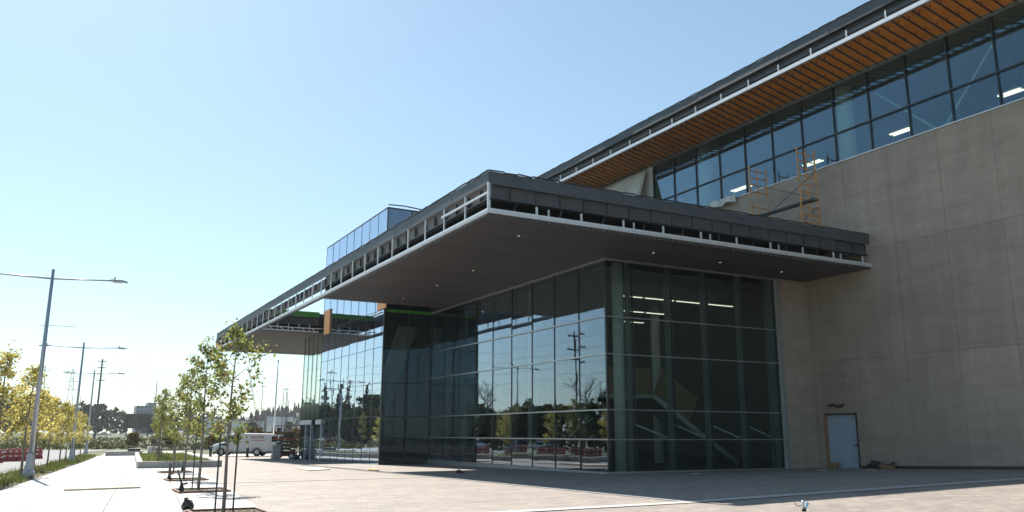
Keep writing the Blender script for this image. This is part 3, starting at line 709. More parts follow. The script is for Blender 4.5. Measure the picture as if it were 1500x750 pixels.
TRS = [(3.26, 18.56, 0, 1.0, 'slender green maple sapling nearest the camera between two dark stakes'),
       (3.94, 26.78, 1, 1.0, 'young green tree second in the walkway row, beside the leaning dark stub'),
       (4.52, 34.49, 2, .95, 'young green tree third in the row beside the white walkway'),
       (5.18, 43.22, 1, .93, 'young green tree fourth in the row, last before the concrete planter'),
       (5.65, 54.6, 2, .98, 'young green tree at the near end of the raised concrete planter'),
       (6.6, 62.5, 0, 1.1, 'young green tree second from the front in the concrete planter'),
       (7.2, 70.5, 2, .95, 'young green tree third from the front in the concrete planter'),
       (7.9, 79.0, 1, .9, 'young green tree at the far end of the concrete planter')]
for k, (x, y, mi, s, lb_) in enumerate(TRS):
    tree('young_tree', lb_, 'tree', x, y, gz(x, y)+(.2 if y > 50 else -.02), gm[mi], 'young green trees beside the walkway', s, k*1.3)
ym = [tree_mesh(21, LEAF_Y, 5.2, 1.5, 1.15, 1650, .12, limbs=15), tree_mesh(22, LEAF_Y, 4.9, 1.4, 1.1, 1550, .12, limbs=14), tree_mesh(23, LEAF_Y, 4.7, 1.5, 1.2, 1550, .125, limbs=14)]
TLS = [(-1.75, 35.8, 0, 1.0, 'yellow street tree cut by the left edge of the picture'), (-1.07, 42.9, 1, 1.05, 'yellow street tree standing just left of the nearest lamp post'),
       (-.75, 50.5, 2, .95, 'yellow street tree just right of the nearest lamp post'), (-.15, 58.5, 0, .88, 'second yellow street tree beyond the nearest lamp post'),
       (.55, 66.5, 1, .92, 'yellow street tree just before the second lamp post'), (1.0, 74.5, 2, .95, 'yellow street tree just past the second lamp post'),
       (1.75, 82.5, 0, .85, 'yellowish street tree second from the far end of the strip'), (2.4, 90.0, 1, .85, 'yellowish street tree at the far end of the planting strip')]
for k, (x, y, mi, s, lb_) in enumerate(TLS):
    tree('street_tree', lb_, 'tree', x, y, gz(x, y)-.03, ym[mi], 'yellow street trees in the planting strip', s*.94, k*2.1)
# stakes at the nearest trees
for i, (x, y, h, l) in enumerate(((3.08, 18.50, 1.62, 'dark green stake on the left of the nearest sapling'), (3.46, 18.62, 1.62, 'dark green stake on the right of the nearest sapling'), (3.78, 26.9, 1.7, 'dark green stake at the second walkway sapling'))):
    z = gz(x, y); t = thing('tree_stake', l, 'stake', (x, y, z), group='tree stakes')
    MB().span((x-.018, y-.003, z), (x+.018, y+.003, z+h)).span((x-.003, y, z), (x+.003, y+.03, z+h)).build('bar', STAKE, t)
    MB().span((x-.02 if x > 3.3 else x, y-.015, z+h-.25), (x+.15 if x < 3.3 else x+.02, y-.005, z+h-.21)).build('tie_strap', BLACK, t)
# tree pits
for k, (x, y) in enumerate(((3.26, 18.56), (3.94, 26.78), (4.52, 34.49), (5.18, 43.22))):
    z = gz(x, y); x0, x1, y0, y1 = x-.62, x+.72, y-.95, y+.45
    t = thing('tree_pit', ['brown edged tree pit at the foot of the nearest sapling', 'brown edged tree pit of the second walkway sapling', 'brown edged tree pit of the third walkway sapling', 'brown edged tree pit just before the concrete planter'][k], 'tree pit', (x, y, z), group='tree pits in the walkway')
    piece('mulch', SOIL, t, (x0, y0, z-.06), (x1, y1, z+.022))
    for a, b in (((x0-.05, y0), (x0, y1)), ((x1, y0), (x1+.05, y1)), ((x0-.05, y0-.05), (x1+.05, y0)), ((x0-.05, y1), (x1+.05, y1+.05))):
        piece('edging_board', EDGE, t, (a[0], a[1], z-.06), (b[0], b[1], z+.06))
    g = MB()
    for q in range(60):
        a, b = rng.uniform(x0, x1), rng.uniform(y0, y1); h = rng.uniform(.03, .09)
        g.add([(a-.012, b, z+.02), (a+.012, b, z+.02), (a+rng.gauss(0, .03), b+.02, z+.02+h)], [(0, 1, 2)])
    g.build('sprouts', GRASS, t)
# wrapped conduit stubs by the pits
for k, (x, y, h, ln, l) in enumerate(((2.69, 19.5, .30, 0, 'bundled black wrapped conduit at the corner of the nearest tree pit'), (3.40, 26.25, .62, -.07, 'leaning black conduit stub in the second tree pit'), (3.97, 34.2, .62, 0, 'thick wrapped conduit stub with a dark base in the third tree pit'), (5.62, 43.6, .5, 0, 'short black conduit stub at the pit before the planter'))):
    z = gz(x, y)+.015; t = thing('conduit_stub', l, 'conduit', (x, y, z), group='conduit stubs in tree pits')
    if k == 0:
        b = MB()
        for q in range(7):
            a = q*.9; b.lathe([(.03, 0), (.06, .04), (.065, .10), (.04, .15), (.02, .18)], (x+.08*math.cos(a)*(q > 0), y+.07*math.sin(a)*(q > 0), z+.03*(q % 3)), 9)
        b.build('bundle', BLACK, t, smooth=True); MB().tube((x-.03, y, z+.15), (x-.06, y, z+.27), .035, .045).build('cap', BLACK, t)
    else:
        MB().lathe([(.075, 0), (.08, .06), (.055, .16), (.04, .24), (.035, .26)], (x, y, z), 10).build('base', BLACK, t, smooth=True)
        MB().tube((x, y, z+.2), (x+ln*2, y, z+h), .025 if k != 2 else .05, n=9).build('pipe', STAKE if k != 2 else WOODPOLE, t)
        MB().tube((x+.05, y, z+.22), (x+.16, y, z+.24), .03, n=7).build('elbow', BLACK, t)
# raised planter
pl = thing('raised_planter', 'long low concrete planter with trees and grass beside the walkway', 'planter', (6, 70, -.4))
def pq(s, y): return (4.2+.076*(y-51.2))+s
for k in range(13):
    y0, y1 = 51.2+2.9*k, 51.2+2.9*k+2.88
    for s, wd in ((0, .32), (4.2, .32)):
        vs = [(pq(s+dx, y), y, gz(pq(s, y), y)+z) for z in (-.05, .36) for (y, dx) in ((y0, 0), (y0, wd), (y1, wd), (y1, 0))]
        MB().add(vs, [(0, 3, 2, 1), (4, 5, 6, 7), (0, 1, 5, 4), (1, 2, 6, 5), (2, 3, 7, 6), (3, 0, 4, 7)]).build('curb_block', CURB, pl, bevel=.025)
for x0, x1 in ((4.22, 6.35), (6.37, 8.4)):
    MB().span((x0, 50.86, -.42), (x1, 51.18, gz(6, 51)+.36)).build('curb_block', CURB, pl, bevel=.03)
vs = []; 
for j in range(14):
    y = 51.15+2.9*j
    for i in range(6): vs.append((pq(.3+3.95*i/5, y), y, gz(6, y)+.2+.06*math.sin(i*1.7+j)))
MB().add(vs, [(j*6+i, j*6+i+1, (j+1)*6+i+1, (j+1)*6+i) for j in range(13) for i in range(5)]).build('soil', SOIL, pl)
g = MB()
for q in range(3000):
    y = rng.uniform(51.4, 88); x = pq(rng.uniform(.35, 4.1), y); h = rng.uniform(.1, .32); z = gz(6, y)+.2
    if math.sin(x*2.1+y*.6)+math.sin(y*1.3) < -.5: continue
    g.add([(x-.03, y, z), (x+.03, y+.01, z), (x+rng.gauss(0, .07), y+rng.gauss(0, .05), z+h)], [(0, 1, 2)])
g.build('planter_grass', GRASS, pl, kind='stuff')
# ------------------------------------------------------------------ lamp posts
def lamp(x, y, z, rz, label, H=8.95):
    t = thing('lamp_post', label, 'lamp post', (x, y, z), rz, 'double arm lamp posts along the road', local=True)
    MB().lathe([(.24, 0), (.24, .25), (.17, .3), (.15, .9), (.12, 1.0)], n=12).build('base', POLEM, t, smooth=False)
    MB().tube((0, 0, .9), (0, 0, H), .105, .065, 12).build('pole', POLEM, t, smooth=True)
    for s in (-1, 1):
        MB().tube((0, 0, H-.42), (s*2.35, 0, H-.34), .04, .03, 8).build('arm', POLEM, t, smooth=True)
        h = MB().loft([[(s*xx, wy*c, H-.36+zz+hz*d) for c, d in ((-1, 0), (-.7, .8), (.7, .8), (1, 0), (.7, -.25), (-.7, -.25))] for xx, wy, hz, zz in ((2.25, .05, .05, .0), (2.5, .13, .10, .02), (2.8, .15, .10, 0), (3.05, .08, .05, -.03))]).build('lamp_head', POLEM, t, smooth=True)
        MB().span((s*2.45, -.1, H-.42), (s*2.85, .1, H-.385)).build('lens', WHITEB, h)
        MB().tube((s*2.5, 0, H-.28), (s*2.5, 0, H-.16), .03, n=7).build('sensor', BLACK, h)
    MB().tube((0, 0, H*.72), (1.1, 0, H*.72), .012, n=6).build('banner_rod', POLEM, t)
    MB().tube((0, 0, H*.72), (-.3, 0, H*.72), .012, n=6).build('banner_rod', POLEM, t)
    return t
lamp(-.76, 41.5, gz(-.8, 41.5), -.10, 'nearest grey double arm lamp post beside the walkway')
lamp(1.35, 71.9, gz(1.3, 71.9), -.10, 'second grey double arm lamp post along the road')
lamp(3.24, 101.8, gz(3.2, 101.8), -.10, 'third and farthest grey double arm lamp post along the road')

# ------------------------------------------------------------------ small things on the paving
def flat(name, label, cat, pts, z0, th, mat, **kw):
    vs = [(x, y, gz(x, y)+z0+dz) for dz in (0, th) for x, y in pts]
    return MB().add(vs, [(3, 2, 1, 0), (4, 5, 6, 7), (0, 1, 5, 4), (1, 2, 6, 5), (2, 3, 7, 6), (3, 0, 4, 7)]).build(name, mat, label=label, category=cat, **kw)
flat('wood_plank', 'long pale wooden plank lying across the white walkway', 'plank', [(.45, 28.95), (2.58, 29.2), (2.56, 29.42), (.44, 29.17)], .008, .045, BOARD)
flat('plywood_sheet', 'pale plywood sheet lying on the sunny plaza', 'plywood', [(11.0, 40.9), (12.4, 41.9), (12.8, 45.3), (11.5, 45.0)], .004, .03, BOARD)
flat('plywood_sheet', 'narrow brown board lying on the plaza by the sunlit patch', 'board', [(13.3, 38.2), (13.6, 38.1), (14.4, 41.2), (14.1, 41.3)], .004, .03, PLY)
flat('wood_platform', 'low timber platform across the far end of the walkway', 'platform', [(4.6, 91.2), (8.0, 91.9), (8.2, 95), (4.8, 94.4)], .0, .42, CURB)
flat('wood_pallet', 'dark flat bundle lying on the far timber platform', 'bundle', [(6.6, 91.9), (7.8, 92.2), (7.9, 93.4), (6.7, 93.2)], .425, .22, FIXT)
def carton(x, y, z, s, label):
    t = thing('carton', label, 'box', (x, y, z)); MB().span((x-s, y-s*.8, z), (x+s, y+s*.8, z+s*1.4)).build('box', JAMB, t, bevel=.01)
    MB().span((x-s*.1, y-s*.82, z+s*1.2), (x+s*.1, y-s*.78, z+s*1.41)).build('tape', BOARD, t)
carton(XW-.35, 27.75, gz(32, 27.8), .19, 'small brown carton standing before the grey double door')
db = thing('debris_heap', 'dark heap of site debris against the concrete wall right of the door', 'debris', (31.9, 25.2, gz(32, 25)))
for k in range(9):
    q = MB(); c = (31.95+rng.uniform(-.25, .2), 25.1+rng.uniform(-.6, .6), gz(32, 25)+.06+rng.uniform(0, .16))
    q.box(c, (rng.uniform(.1, .4), rng.uniform(.2, .7), rng.uniform(.05, .14)), Euler((rng.gauss(0, .3), rng.gauss(0, .3), rng.uniform(0, 3))).to_matrix()); q.build('scrap', [FIXT, JAMB, FIXT, BLACK][k % 4], db)
for k, (x, y) in enumerate(((28.6, 25.4), (29.9, 24.0), (22.6, 26.5))):
    flat('paper_scrap', ['pale paper scrap on the shaded paving before the glass corner end', 'tiny white paper scrap on the shaded paving before the door', 'small grey scrap on the shaded paving by the glass corner'][k], 'scrap', [(x, y), (x+.4, y+.05), (x+.42, y+.2), (x+.02, y+.18)], .004, .02, WHITEB)
bl = thing('dark_lump', 'small black lump on the shaded paving before the long glass wall', 'debris', (15.6, 33.6, gz(15.6, 33.6))); z = gz(15.6, 33.6)
MB().lathe([(.06, 0), (.14, .05), (.11, .12), (.03, .15)], (15.6, 33.6, z), 8).build('lump', BLACK, bl); MB().box((15.75, 33.6, z+.03), (.2, .1, .06)).build('scrap', BLACK, bl)
# pipe stub with ring and blue tag in the foreground
x, y = 13.55, 12.55; z = gz(x, y)
rp = thing('pipe_stub', 'short steel pipe stub with wire ring and blue tag in the foreground', 'pipe', (x, y, z))
MB().tube((x, y, z), (x, y, z+.06), .045, n=12).build('collar', BLACK, rp, smooth=True); MB().tube((x, y, z+.04), (x-.02, y, z+.21), .03, n=12).build('pipe', GALV, rp, smooth=True)
ring = [(x-.12+.11*math.cos(a)*.9, y+.02, z+.16+.055*math.sin(a)) for a in [i*.45 for i in range(15)]]
MB().path(ring, .008, 6).build('ring', WIRE, rp)
BLUE = plain('blue_tag', (.25, .55, .80), .6)
MB().add([(x+.03, y, z+.05), (x+.06, y-.01, z+.05), (x+.16, y, z+.15), (x+.11, y+.01, z+.19), (x+.03, y+.006, z+.05), (x+.06, y-.004, z+.05), (x+.16, y+.006, z+.15), (x+.11, y+.016, z+.19)], [(0, 1, 2, 3), (7, 6, 5, 4), (0, 4, 5, 1), (1, 5, 6, 2), (2, 6, 7, 3), (3, 7, 4, 0)]).build('tag', BLUE, rp)
# bollards
for k, (x, y, l) in enumerate(((13.04, 83.0, 'black bollard in front of the white van'), (15.44, 78.2, 'black bollard before the side of the white van'), (19.0, 80.6, 'black bollard at the rear doors of the white van'))):
    z = gz(x, y); t = thing('bollard', l, 'bollard', (x, y, z), group='black bollards by the van')
    MB().lathe([(.12, 0), (.12, .82), (.10, .88), (.04, .92)], (x, y, z), 12).build('post', BLACK, t, smooth=False); MB().lathe([(.16, 0), (.16, .03), (.13, .05)], (x, y, z), 12).build('base_ring', FIXT, t)
# ------------------------------------------------------------------ van
def ring_sec(x, w0, w1, z0, z1, r=.12):
    return [(x, y, z) for y, z in ((-w0, z0+r), (-w0+r, z0), (w0-r, z0), (w0, z0+r), (w0, (z0+z1)/2), (w1, z1-r), (w1-r, z1), (-w1+r, z1), (-w1, z1-r), (-w0, (z0+z1)/2))]
def wheel(t, x, y, r):
    s = 1 if y > 0 else -1
    o = MB().tube((x, y-.11, r), (x, y+.11, r), r, n=20).build('wheel', RUBBER, t)
    MB().tube((x, y+s*.10, r), (x, y+s*.125, r), r*.6, n=16).build('rim', CHROME, o)
def text(body, size, mat, parent, loc, rot, name='lettering'):
    c = bpy.data.curves.new(name, 'FONT'); c.body = body; c.size = size; c.extrude = .004; c.align_x = 'LEFT'
    tmp = bpy.data.objects.new('tmp', c); col.objects.link(tmp); dg = bpy.context.evaluated_depsgraph_get()
    me = bpy.data.meshes.new_from_object(tmp.evaluated_get(dg)); bpy.data.objects.remove(tmp)
    me.materials.clear(); me.materials.append(mat)
    o = bpy.data.objects.new(name, me); col.objects.link(o); o.parent = parent; o.location = loc; o.rotation_euler = rot; return o
vx, vy = 16.1, 83.7
van = thing('cargo_van', 'white cargo van with red lettering and open rear doors beside the plaza', 'van', (vx, vy, gz(vx, vy)), math.atan2(1.36, -2.48), local=True)
# local +x = front; side facing the camera is local +y
b = MB().loft([ring_sec(x, w0, w1, z0, z1) for x, w0, w1, z0, z1 in ((-2.8, .95, .86, .42, 2.02), (-2.7, .99, .90, .36, 2.08), (0, 1.0, .92, .34, 2.12), (.75, 1.0, .90, .34, 2.10), (1.0, 1.0, .84, .34, 2.03), (1.62, 1.0, .80, .34, 1.36), (1.75, 1.0, .84, .34, 1.27), (2.5, .96, .80, .36, 1.08), (2.75, .88, .74, .42, .95), (2.82, .80, .70, .5, .88))])
b.build('body', WHITEP, van, smooth=False, bevel=.03)
MB().add([(1.06, -.78, 1.99), (1.60, -.76, 1.42), (1.60, .76, 1.42), (1.06, .78, 1.99), (1.085, -.78, 2.0), (1.625, -.76, 1.43), (1.625, .76, 1.43), (1.085, .78, 2.0)], [(3, 2, 1, 0), (4, 5, 6, 7), (0, 1, 5, 4), (2, 3, 7, 6), (1, 2, 6, 5), (0, 4, 7, 3)]).build('windscreen', CARGL, van)
for s in (1, -1):
    wv = [(.25, 1.34), (1.42, 1.34), (1.05, 1.86), (.25, 1.88)]
    MB().add([(x, s*(.985 if z < 1.5 else .93), z) for x, z in wv]+[(x, s*(1.0 if z < 1.5 else .945), z) for x, z in wv], [(0, 1, 2, 3), (7, 6, 5, 4), (0, 4, 5, 1), (1, 5, 6, 2), (2, 6, 7, 3), (3, 7, 4, 0)]).build('side_window', CARGL, van)
    d = MB()
    for x in (.12, 1.5): d.span((x-.008, s*.995, .5), (x+.008, s*1.004, 1.3))
    d.span((.12, s*.998, .492), (1.5, s*1.005, .508)).build('door_seam', FIXT, van)
    MB().span((.2, s*1.0, 1.12), (.36, s*1.03, 1.16)).build('door_handle', BLACK, van)
    MB().span((1.28, s*1.0, 1.3), (1.42, s*1.2, 1.55)).build('mirror', BLACK, van)
    wheel(van, 1.78, s*.9, .37); wheel(van, -1.62, s*.9, .37)
    for xx in (1.78, -1.62):
        a = MB(); pr = None
        for k in range(11):
            t = math.pi*k/10; p = (xx+.46*math.cos(t), s*1.0, .37+.46*math.sin(t))
            if pr: a.bar(pr, p, .05, .03)
            pr = p
        a.build('wheel_arch', BLACK, van)
    MB().box((2.70, s*.66, .82), (.2, .26, .22)).build('headlight', AMBER, van); MB().box((2.66, s*.84, .80), (.14, .1, .2)).build('indicator', ORNG, van)
    # open rear doors
    a = 2.5 if s > 0 else 1.9
    q = Euler((0, 0, -s*rad(97))).to_matrix()
    dr = MB(); hx = Vector((-2.8, s*.93, 0))
    def hp(u, z, th): return hx+q@Vector((0, -s*u, 0))+Vector((0, 0, z))+q@Vector((th, 0, 0))
    vs = [hp(u, z, th) for th in (0, .05) for u, z in ((.02, .45), (.88, .45), (.88, 1.98), (.02, 1.98))]
    rd = dr.add(vs, [(3, 2, 1, 0), (4, 5, 6, 7), (0, 1, 5, 4), (1, 2, 6, 5), (2, 3, 7, 6), (3, 0, 4, 7)]).build('rear_door', WHITEP, van)
    vs = [hp(u, z, th) for th in (-.012, .062) for u, z in ((.15, 1.32), (.75, 1.32), (.75, 1.84), (.15, 1.84))]
    MB().add(vs, [(3, 2, 1, 0), (4, 5, 6, 7), (0, 1, 5, 4), (1, 2, 6, 5), (2, 3, 7, 6), (3, 0, 4, 7)]).build('door_window', CARGL, rd)
MB().box((2.84, 0, .55), (.16, 1.8, .24)).build('bumper', BLACK, van); MB().box((2.80, 0, .80), (.08, 1.0, .2)).build('grille', FIXT, van)
MB().box((-2.86, 0, .42), (.14, 1.8, .16)).build('rear_bumper', BLACK, van); MB().box((0, 0, .34), (5.2, 1.6, .2)).build('underbody', BLACK, van)
MB().span((-2.82, -.8, .5), (-2.805, .8, 1.95)).build('cargo_opening', FIXT, van)
text('IACON', .40, REDL, van, (-.95, .975, 1.62), (rad(94), 0, rad(180)))
lt = MB()
for k in range(14): lt.span((-1.0-.095*k, .985, 1.42), (-1.0-.095*k-.07, 1.0, 1.42+.06))
lt.build('small_lettering', REDL, van)
# ------------------------------------------------------------------ scissor lift
lx, ly = 16.75, 69.6
sl = thing('scissor_lift', 'red scissor lift with railed platform parked beside the glass vestibule', 'scissor lift', (lx, ly, gz(lx, ly)), rad(-28), local=True)
MB().box((0, 0, .42), (1.75, .8, .42)).build('chassis', REDP, sl, bevel=.03)
for sx in (-.62, .62):
    for sy in (-.42, .42): wheel(sl, sx, sy, .24)
for k in range(3):
    z0, z1 = .65+.28*k, .65+.28*(k+1)
    for s in (-.3, .3):
        MB().bar((-.75, s, z0), (.75, s, z1), .05, .1).build('scissor_arm', BLACK, sl); MB().bar((.75, s*.8, z0), (-.75, s*.8, z1), .05, .1).build('scissor_arm', BLACK, sl)
MB().box((0, 0, 1.56), (1.8, .82, .12)).build('platform', REDP, sl)
rl = MB()
for z in (2.1, 2.62):
    for s in (-.4, .4): rl.tube((-.88, s, z), (.88, s, z), .025)
    for s in (-.88, .88): rl.tube((s, -.4, z), (s, .4, z), .025)
for x in (-.88, -.3, .3, .88):
    for s in (-.4, .4): rl.tube((x, s, 1.6), (x, s, 2.62), .022)
rl.build('guard_rail', REDP, sl)
MB().box((.3, -.2, 1.85), (.9, .35, .4)).build('load', FIXT, sl); MB().box((-.7, .3, 2.3), (.25, .2, .3)).build('control_box', BLACK, sl); MB().box((0, -.44, .5), (.9, .05, .25)).build('hatch', FIXT, sl)
# grey crates beside the lift
for k in range(3):
    x, y = 15.75, 68.6; z = gz(x, y)+k*.38
    t = thing('equipment_crate', ['grey crate at the bottom of the stack left of the red lift', 'grey crate in the middle of the stack left of the red lift', 'grey crate on top of the stack left of the red lift'][k], 'crate', (x, y, z), group='grey crates by the lift')
    MB().span((x-.3, y-.3, z), (x+.3, y+.3, z+.34)).build('box', CURB, t, bevel=.02); MB().span((x-.32, y-.32, z+.345), (x+.32, y+.32, z+.375)).build('lid', GALV, t)
bk = thing('tool_bag', 'black tool bag on the ground right of the red lift', 'bag', (17.0, 66.2, gz(17, 66.2))); z = gz(17, 66.2)
MB().lathe([(.22, 0), (.26, .12), (.2, .3), (.08, .36)], (16.75, 66.0, z), 9).build('bag', BLACK, bk, smooth=True); MB().path([(16.6, 66, z+.3), (16.7, 66, z+.5), (16.85, 66, z+.5), (16.92, 66, z+.3)], .015).build('handle', BLACK, bk)
# slim pole by the van
t = thing('flag_pole', 'slim pale metal pole standing behind the white van', 'pole', (19.1, 84.6, gz(19, 84.6))); z = gz(19, 84.6)
MB().tube((19.1, 84.6, z), (19.1, 84.6, 8.6), .10, .05, 10).build('pole', GALV, t, smooth=True); MB().lathe([(.03, 0), (.09, .05), (.09, .12), (.02, .18)], (19.1, 84.6, 8.6), 10).build('finial', BLACK, t); MB().lathe([(.2, 0), (.2, .06), (.12, .1)], (19.1, 84.6, z), 12).build('base', GALV, t)
# ------------------------------------------------------------------ road barriers
def barrier(x, y, rz, label):
    z = gz(x, y)-.06; t = thing('road_barrier', label, 'barrier', (x, y, z), rz, 'red and white road barriers', local=True)
    for s in (-.85, 0, .85): MB().loft([[(s-.4, a, b) for a, b in ((-.3, 0), (.3, 0), (.3, .12), (.14, .3), (.11, .95), (-.11, .95), (-.14, .3), (-.3, .12))], [(s+.4, a, b) for a, b in ((-.3, 0), (.3, 0), (.3, .12), (.14, .3), (.11, .95), (-.11, .95), (-.14, .3), (-.3, .12))]]).build('block', ORNG, t)
    for zz in (.42, .78):
        MB().span((-1.27, -.20, zz-.06), (1.27, -.13, zz+.06)).build('stripe_board', WHITEB, t)
        for k in range(6): MB().span((-1.2+k*.42, -.21, zz-.055), (-1.0+k*.42, -.201, zz+.055)).build('stripe', REDL, t)
for k, (x, y, l) in enumerate(((-6.0, 71.5, 'red and white road barrier cut by the left picture edge'), (-4.4, 74.4, 'red and white road barrier second from the left picture edge'), (-2.9, 79.6, 'red and white road barrier just left of the nearest lamp post foot'), (-1.9, 86.5, 'farthest red and white road barrier on the road'))): barrier(x, y, rad(20), l)
# ------------------------------------------------------------------ rail fence beyond the planter
f = thing('rail_fence', 'low weathered rail fence beyond the planter and the van', 'fence', (14, 104, -.6))
P0, P1 = Vector((9.5, 97.5, 0)), Vector((21.5, 96.0, 0))
for k in range(7):
    p = P0.lerp(P1, k/6); z = gz(p.x, p.y)
    MB().span((p.x-.07, p.y-.07, z-.1), (p.x+.07, p.y+.07, z+.95)).build('post', WOODPOLE, f)
for zz in (.45, .85): MB().bar((P0.x, P0.y, gz(9, 97)+zz), (P1.x, P1.y, gz(21, 96)+zz), .06, .14).build('rail', STAKE if zz < .5 else WOODPOLE, f)
# small meter boxes by the planter
for k, (x, y) in enumerate(((9.3, 98.6), (10.0, 98.2))):
    z = gz(x, y); t = thing('utility_box', ['pale utility box left of its twin beyond the planter', 'pale utility box right of its twin beyond the planter'][k], 'utility box', (x, y, z))
    MB().span((x-.3, y-.2, z), (x+.3, y+.2, z+.75)).build('cabinet', WHITEB, t, bevel=.03); MB().span((x-.22, y-.22, z+.12), (x+.22, y-.203, z+.65)).build('door', CURB, t)
tr = thing('waste_bin', 'dark round waste bin standing in the grass beyond the walkway', 'bin', (16.6, 170, gz(16, 170))); z = gz(16, 170)
MB().lathe([(.45, 0), (.5, 1.5), (.5, 1.6)], (16.6, 170, z), 14).build('drum', BLACK, tr); MB().lathe([(.55, 1.6), (.55, 1.7), (.3, 1.85)], (16.6, 170, z), 14).build('lid', FIXT, tr)

# ------------------------------------------------------------------ far things
bb = thing('billboard', 'large brown billboard seen from its slatted back above the highway', 'billboard', (26, 336, .2))
BX0, BX1, BY = 21.8, 31.4, 336
for k in range(8): piece('slat', SIGNB, bb, (BX0, BY-.1, 3.1+.66*k), (BX1, BY+.1, 3.1+.66*k+.60))
MB().span((BX0+.05, BY+.12, 3.15), (BX1-.05, BY+.25, 8.35)).build('panel', SIGNB, bb)
for x in (BX0+1.2, (BX0+BX1)/2, BX1-1.2):
    piece('post', FIXT, bb, (x-.25, BY-.45, .1), (x+.25, BY-.12, 8.2))
of = thing('office_building', 'distant grey office block rising over the billboard', 'building', (58, 664, .2))
MB().span((50.6, 664, .2), (58.3, 684, 20.6)).span((58.3, 664, .2), (64, 684, 23)).build('wall', OFFW, of)
for k in range(6):
    for q in range(5): piece('window', OFFG, of, (51+2.6*q, 663.8, 3+3.2*k), (53.1+2.6*q, 664.02, 4.7+3.2*k))
for k, (x, y, wd, h, l) in enumerate(((86, 434, 14, 7.5, 'white low warehouse left of its neighbours behind the van'), (101, 430, 11, 9.5, 'white warehouse with pale roof near the vestibule'), (70, 470, 12, 9, 'long white shed far behind the saplings'))):
    t = thing('warehouse', l, 'building', (x, y, .2), group='white warehouses far behind the van')
    MB().span((x-wd/2, y, .2), (x+wd/2, y+10, h)).build('wall', SHED, t); MB().span((x-wd/2-.3, y-.4, h), (x+wd/2+.3, y+10.3, h+.5)).build('roof', OFFW, t)
    for q in range(4): piece('loading_door', OFFW, t, (x-wd/2+.8+q*wd/4, y-.06, .2), (x-wd/2+.8+q*wd/4+wd/7, y-.005, 4.2))
def car(name, label, x, y, z, rz, paint, group=None):
    t = thing(name, label, 'car', (x, y, z), rz, group, local=True)
    MB().loft([ring_sec(xx, w0, w1, z0, z1, .1) for xx, w0, w1, z0, z1 in ((-2.2, .75, .7, .4, .8), (-2.1, .86, .8, .3, .95), (-1.2, .9, .84, .26, 1.0), (.9, .9, .84, .26, .98), (1.9, .86, .76, .3, .82), (2.2, .74, .66, .4, .68))]).build('body', paint, t, smooth=False, bevel=.03)
    MB().loft([ring_sec(xx, w0, w1, z0, z1, .06) for xx, w0, w1, z0, z1 in ((-1.75, .8, .66, .92, 1.02), (-1.15, .84, .64, .92, 1.44), (.1, .84, .64, .92, 1.46), (1.05, .82, .7, .9, 1.0))]).build('cabin', CARGL, t)
    MB().box((-.5, 0, 1.46), (1.3, 1.2, .04)).build('roof', paint, t)
    for sx in (-1.35, 1.35):
        for sy in (-.82, .82): wheel(t, sx, sy, .32)
    for s in (-.6, .6): MB().box((2.13, s, .7), (.12, .3, .12)).build('headlight', AMBER, t)
    return t
DKP = plain('black_car_paint', (.02, .02, .024), .2, var=0); GRP = plain('grey_car_paint', (.25, .26, .27), .25, metal=.3, var=0); RDP = plain('maroon_car_paint', (.22, .03, .03), .25, var=0)
car('highway_car', 'black car driving on the far highway left of the billboard', 18.8, 408, gz(18, 408)+.06, rad(180), DKP)
gr = thing('guard_rail', 'pale guard rail running along the far highway', 'guard rail', (20, 393, .3))
MB().span((-60, 393, .85), (150, 393.1, 1.2)).build('rail', GALV, gr)
for k in range(40): piece('post', WOODPOLE, gr, (-60+5.3*k, 393.12, .1), (-59.8+5.3*k, 393.3, 1.1))
# utility poles
def pole(x, y, h, r, label, arms=2, mat=None, group='utility poles'):
    z = gz(x, y); t = thing('utility_pole', label, 'utility pole', (x, y, z), group=group)
    MB().tube((x, y, z-.2), (x, y, z+h), r, r*.65, 8).build('pole', mat or WOODPOLE, t)
    for k in range(arms):
        zz = z+h-.8-k*1.9
        a = MB().span((x-1.2, y-.08, zz), (x+1.2, y+.08, zz+.18)).build('crossarm', mat or WOODPOLE, t)
        for q in (-1.05, -.45, .45, 1.05): MB().lathe([(.05, 0), (.08, .1), (.05, .26)], (x+q, y, zz+.18), 6).build('insulator', CURB, a)
pole(10.8, 282, 23.5, .34, 'tall dark utility pole with crossarms behind the third lamp post', 4)
pole(31.2, 329, 19.5, .2, 'thin dark pole rising right of the billboard', 0)
pole(6.4, 300, 13, .14, 'thin pale pole between the lamp posts', 0, GALV)
pole(42.0, 330, 19, .2, 'thin dark pole behind the green saplings', 1)
for k, (x, h) in enumerate(((83.5, 20), (86.1, 20.5), (88.0, 19), (78.5, 22), (91.5, 16))): pole(x, 356+k*6, h, .18, ['leftmost but one of the thin poles over the white warehouses', 'tallest middle pole of the group beside the vestibule', 'fourth of the thin poles over the warehouses', 'leftmost thin pole of the group over the white warehouses', 'thin pole nearest the vestibule glass'][k], k % 2)
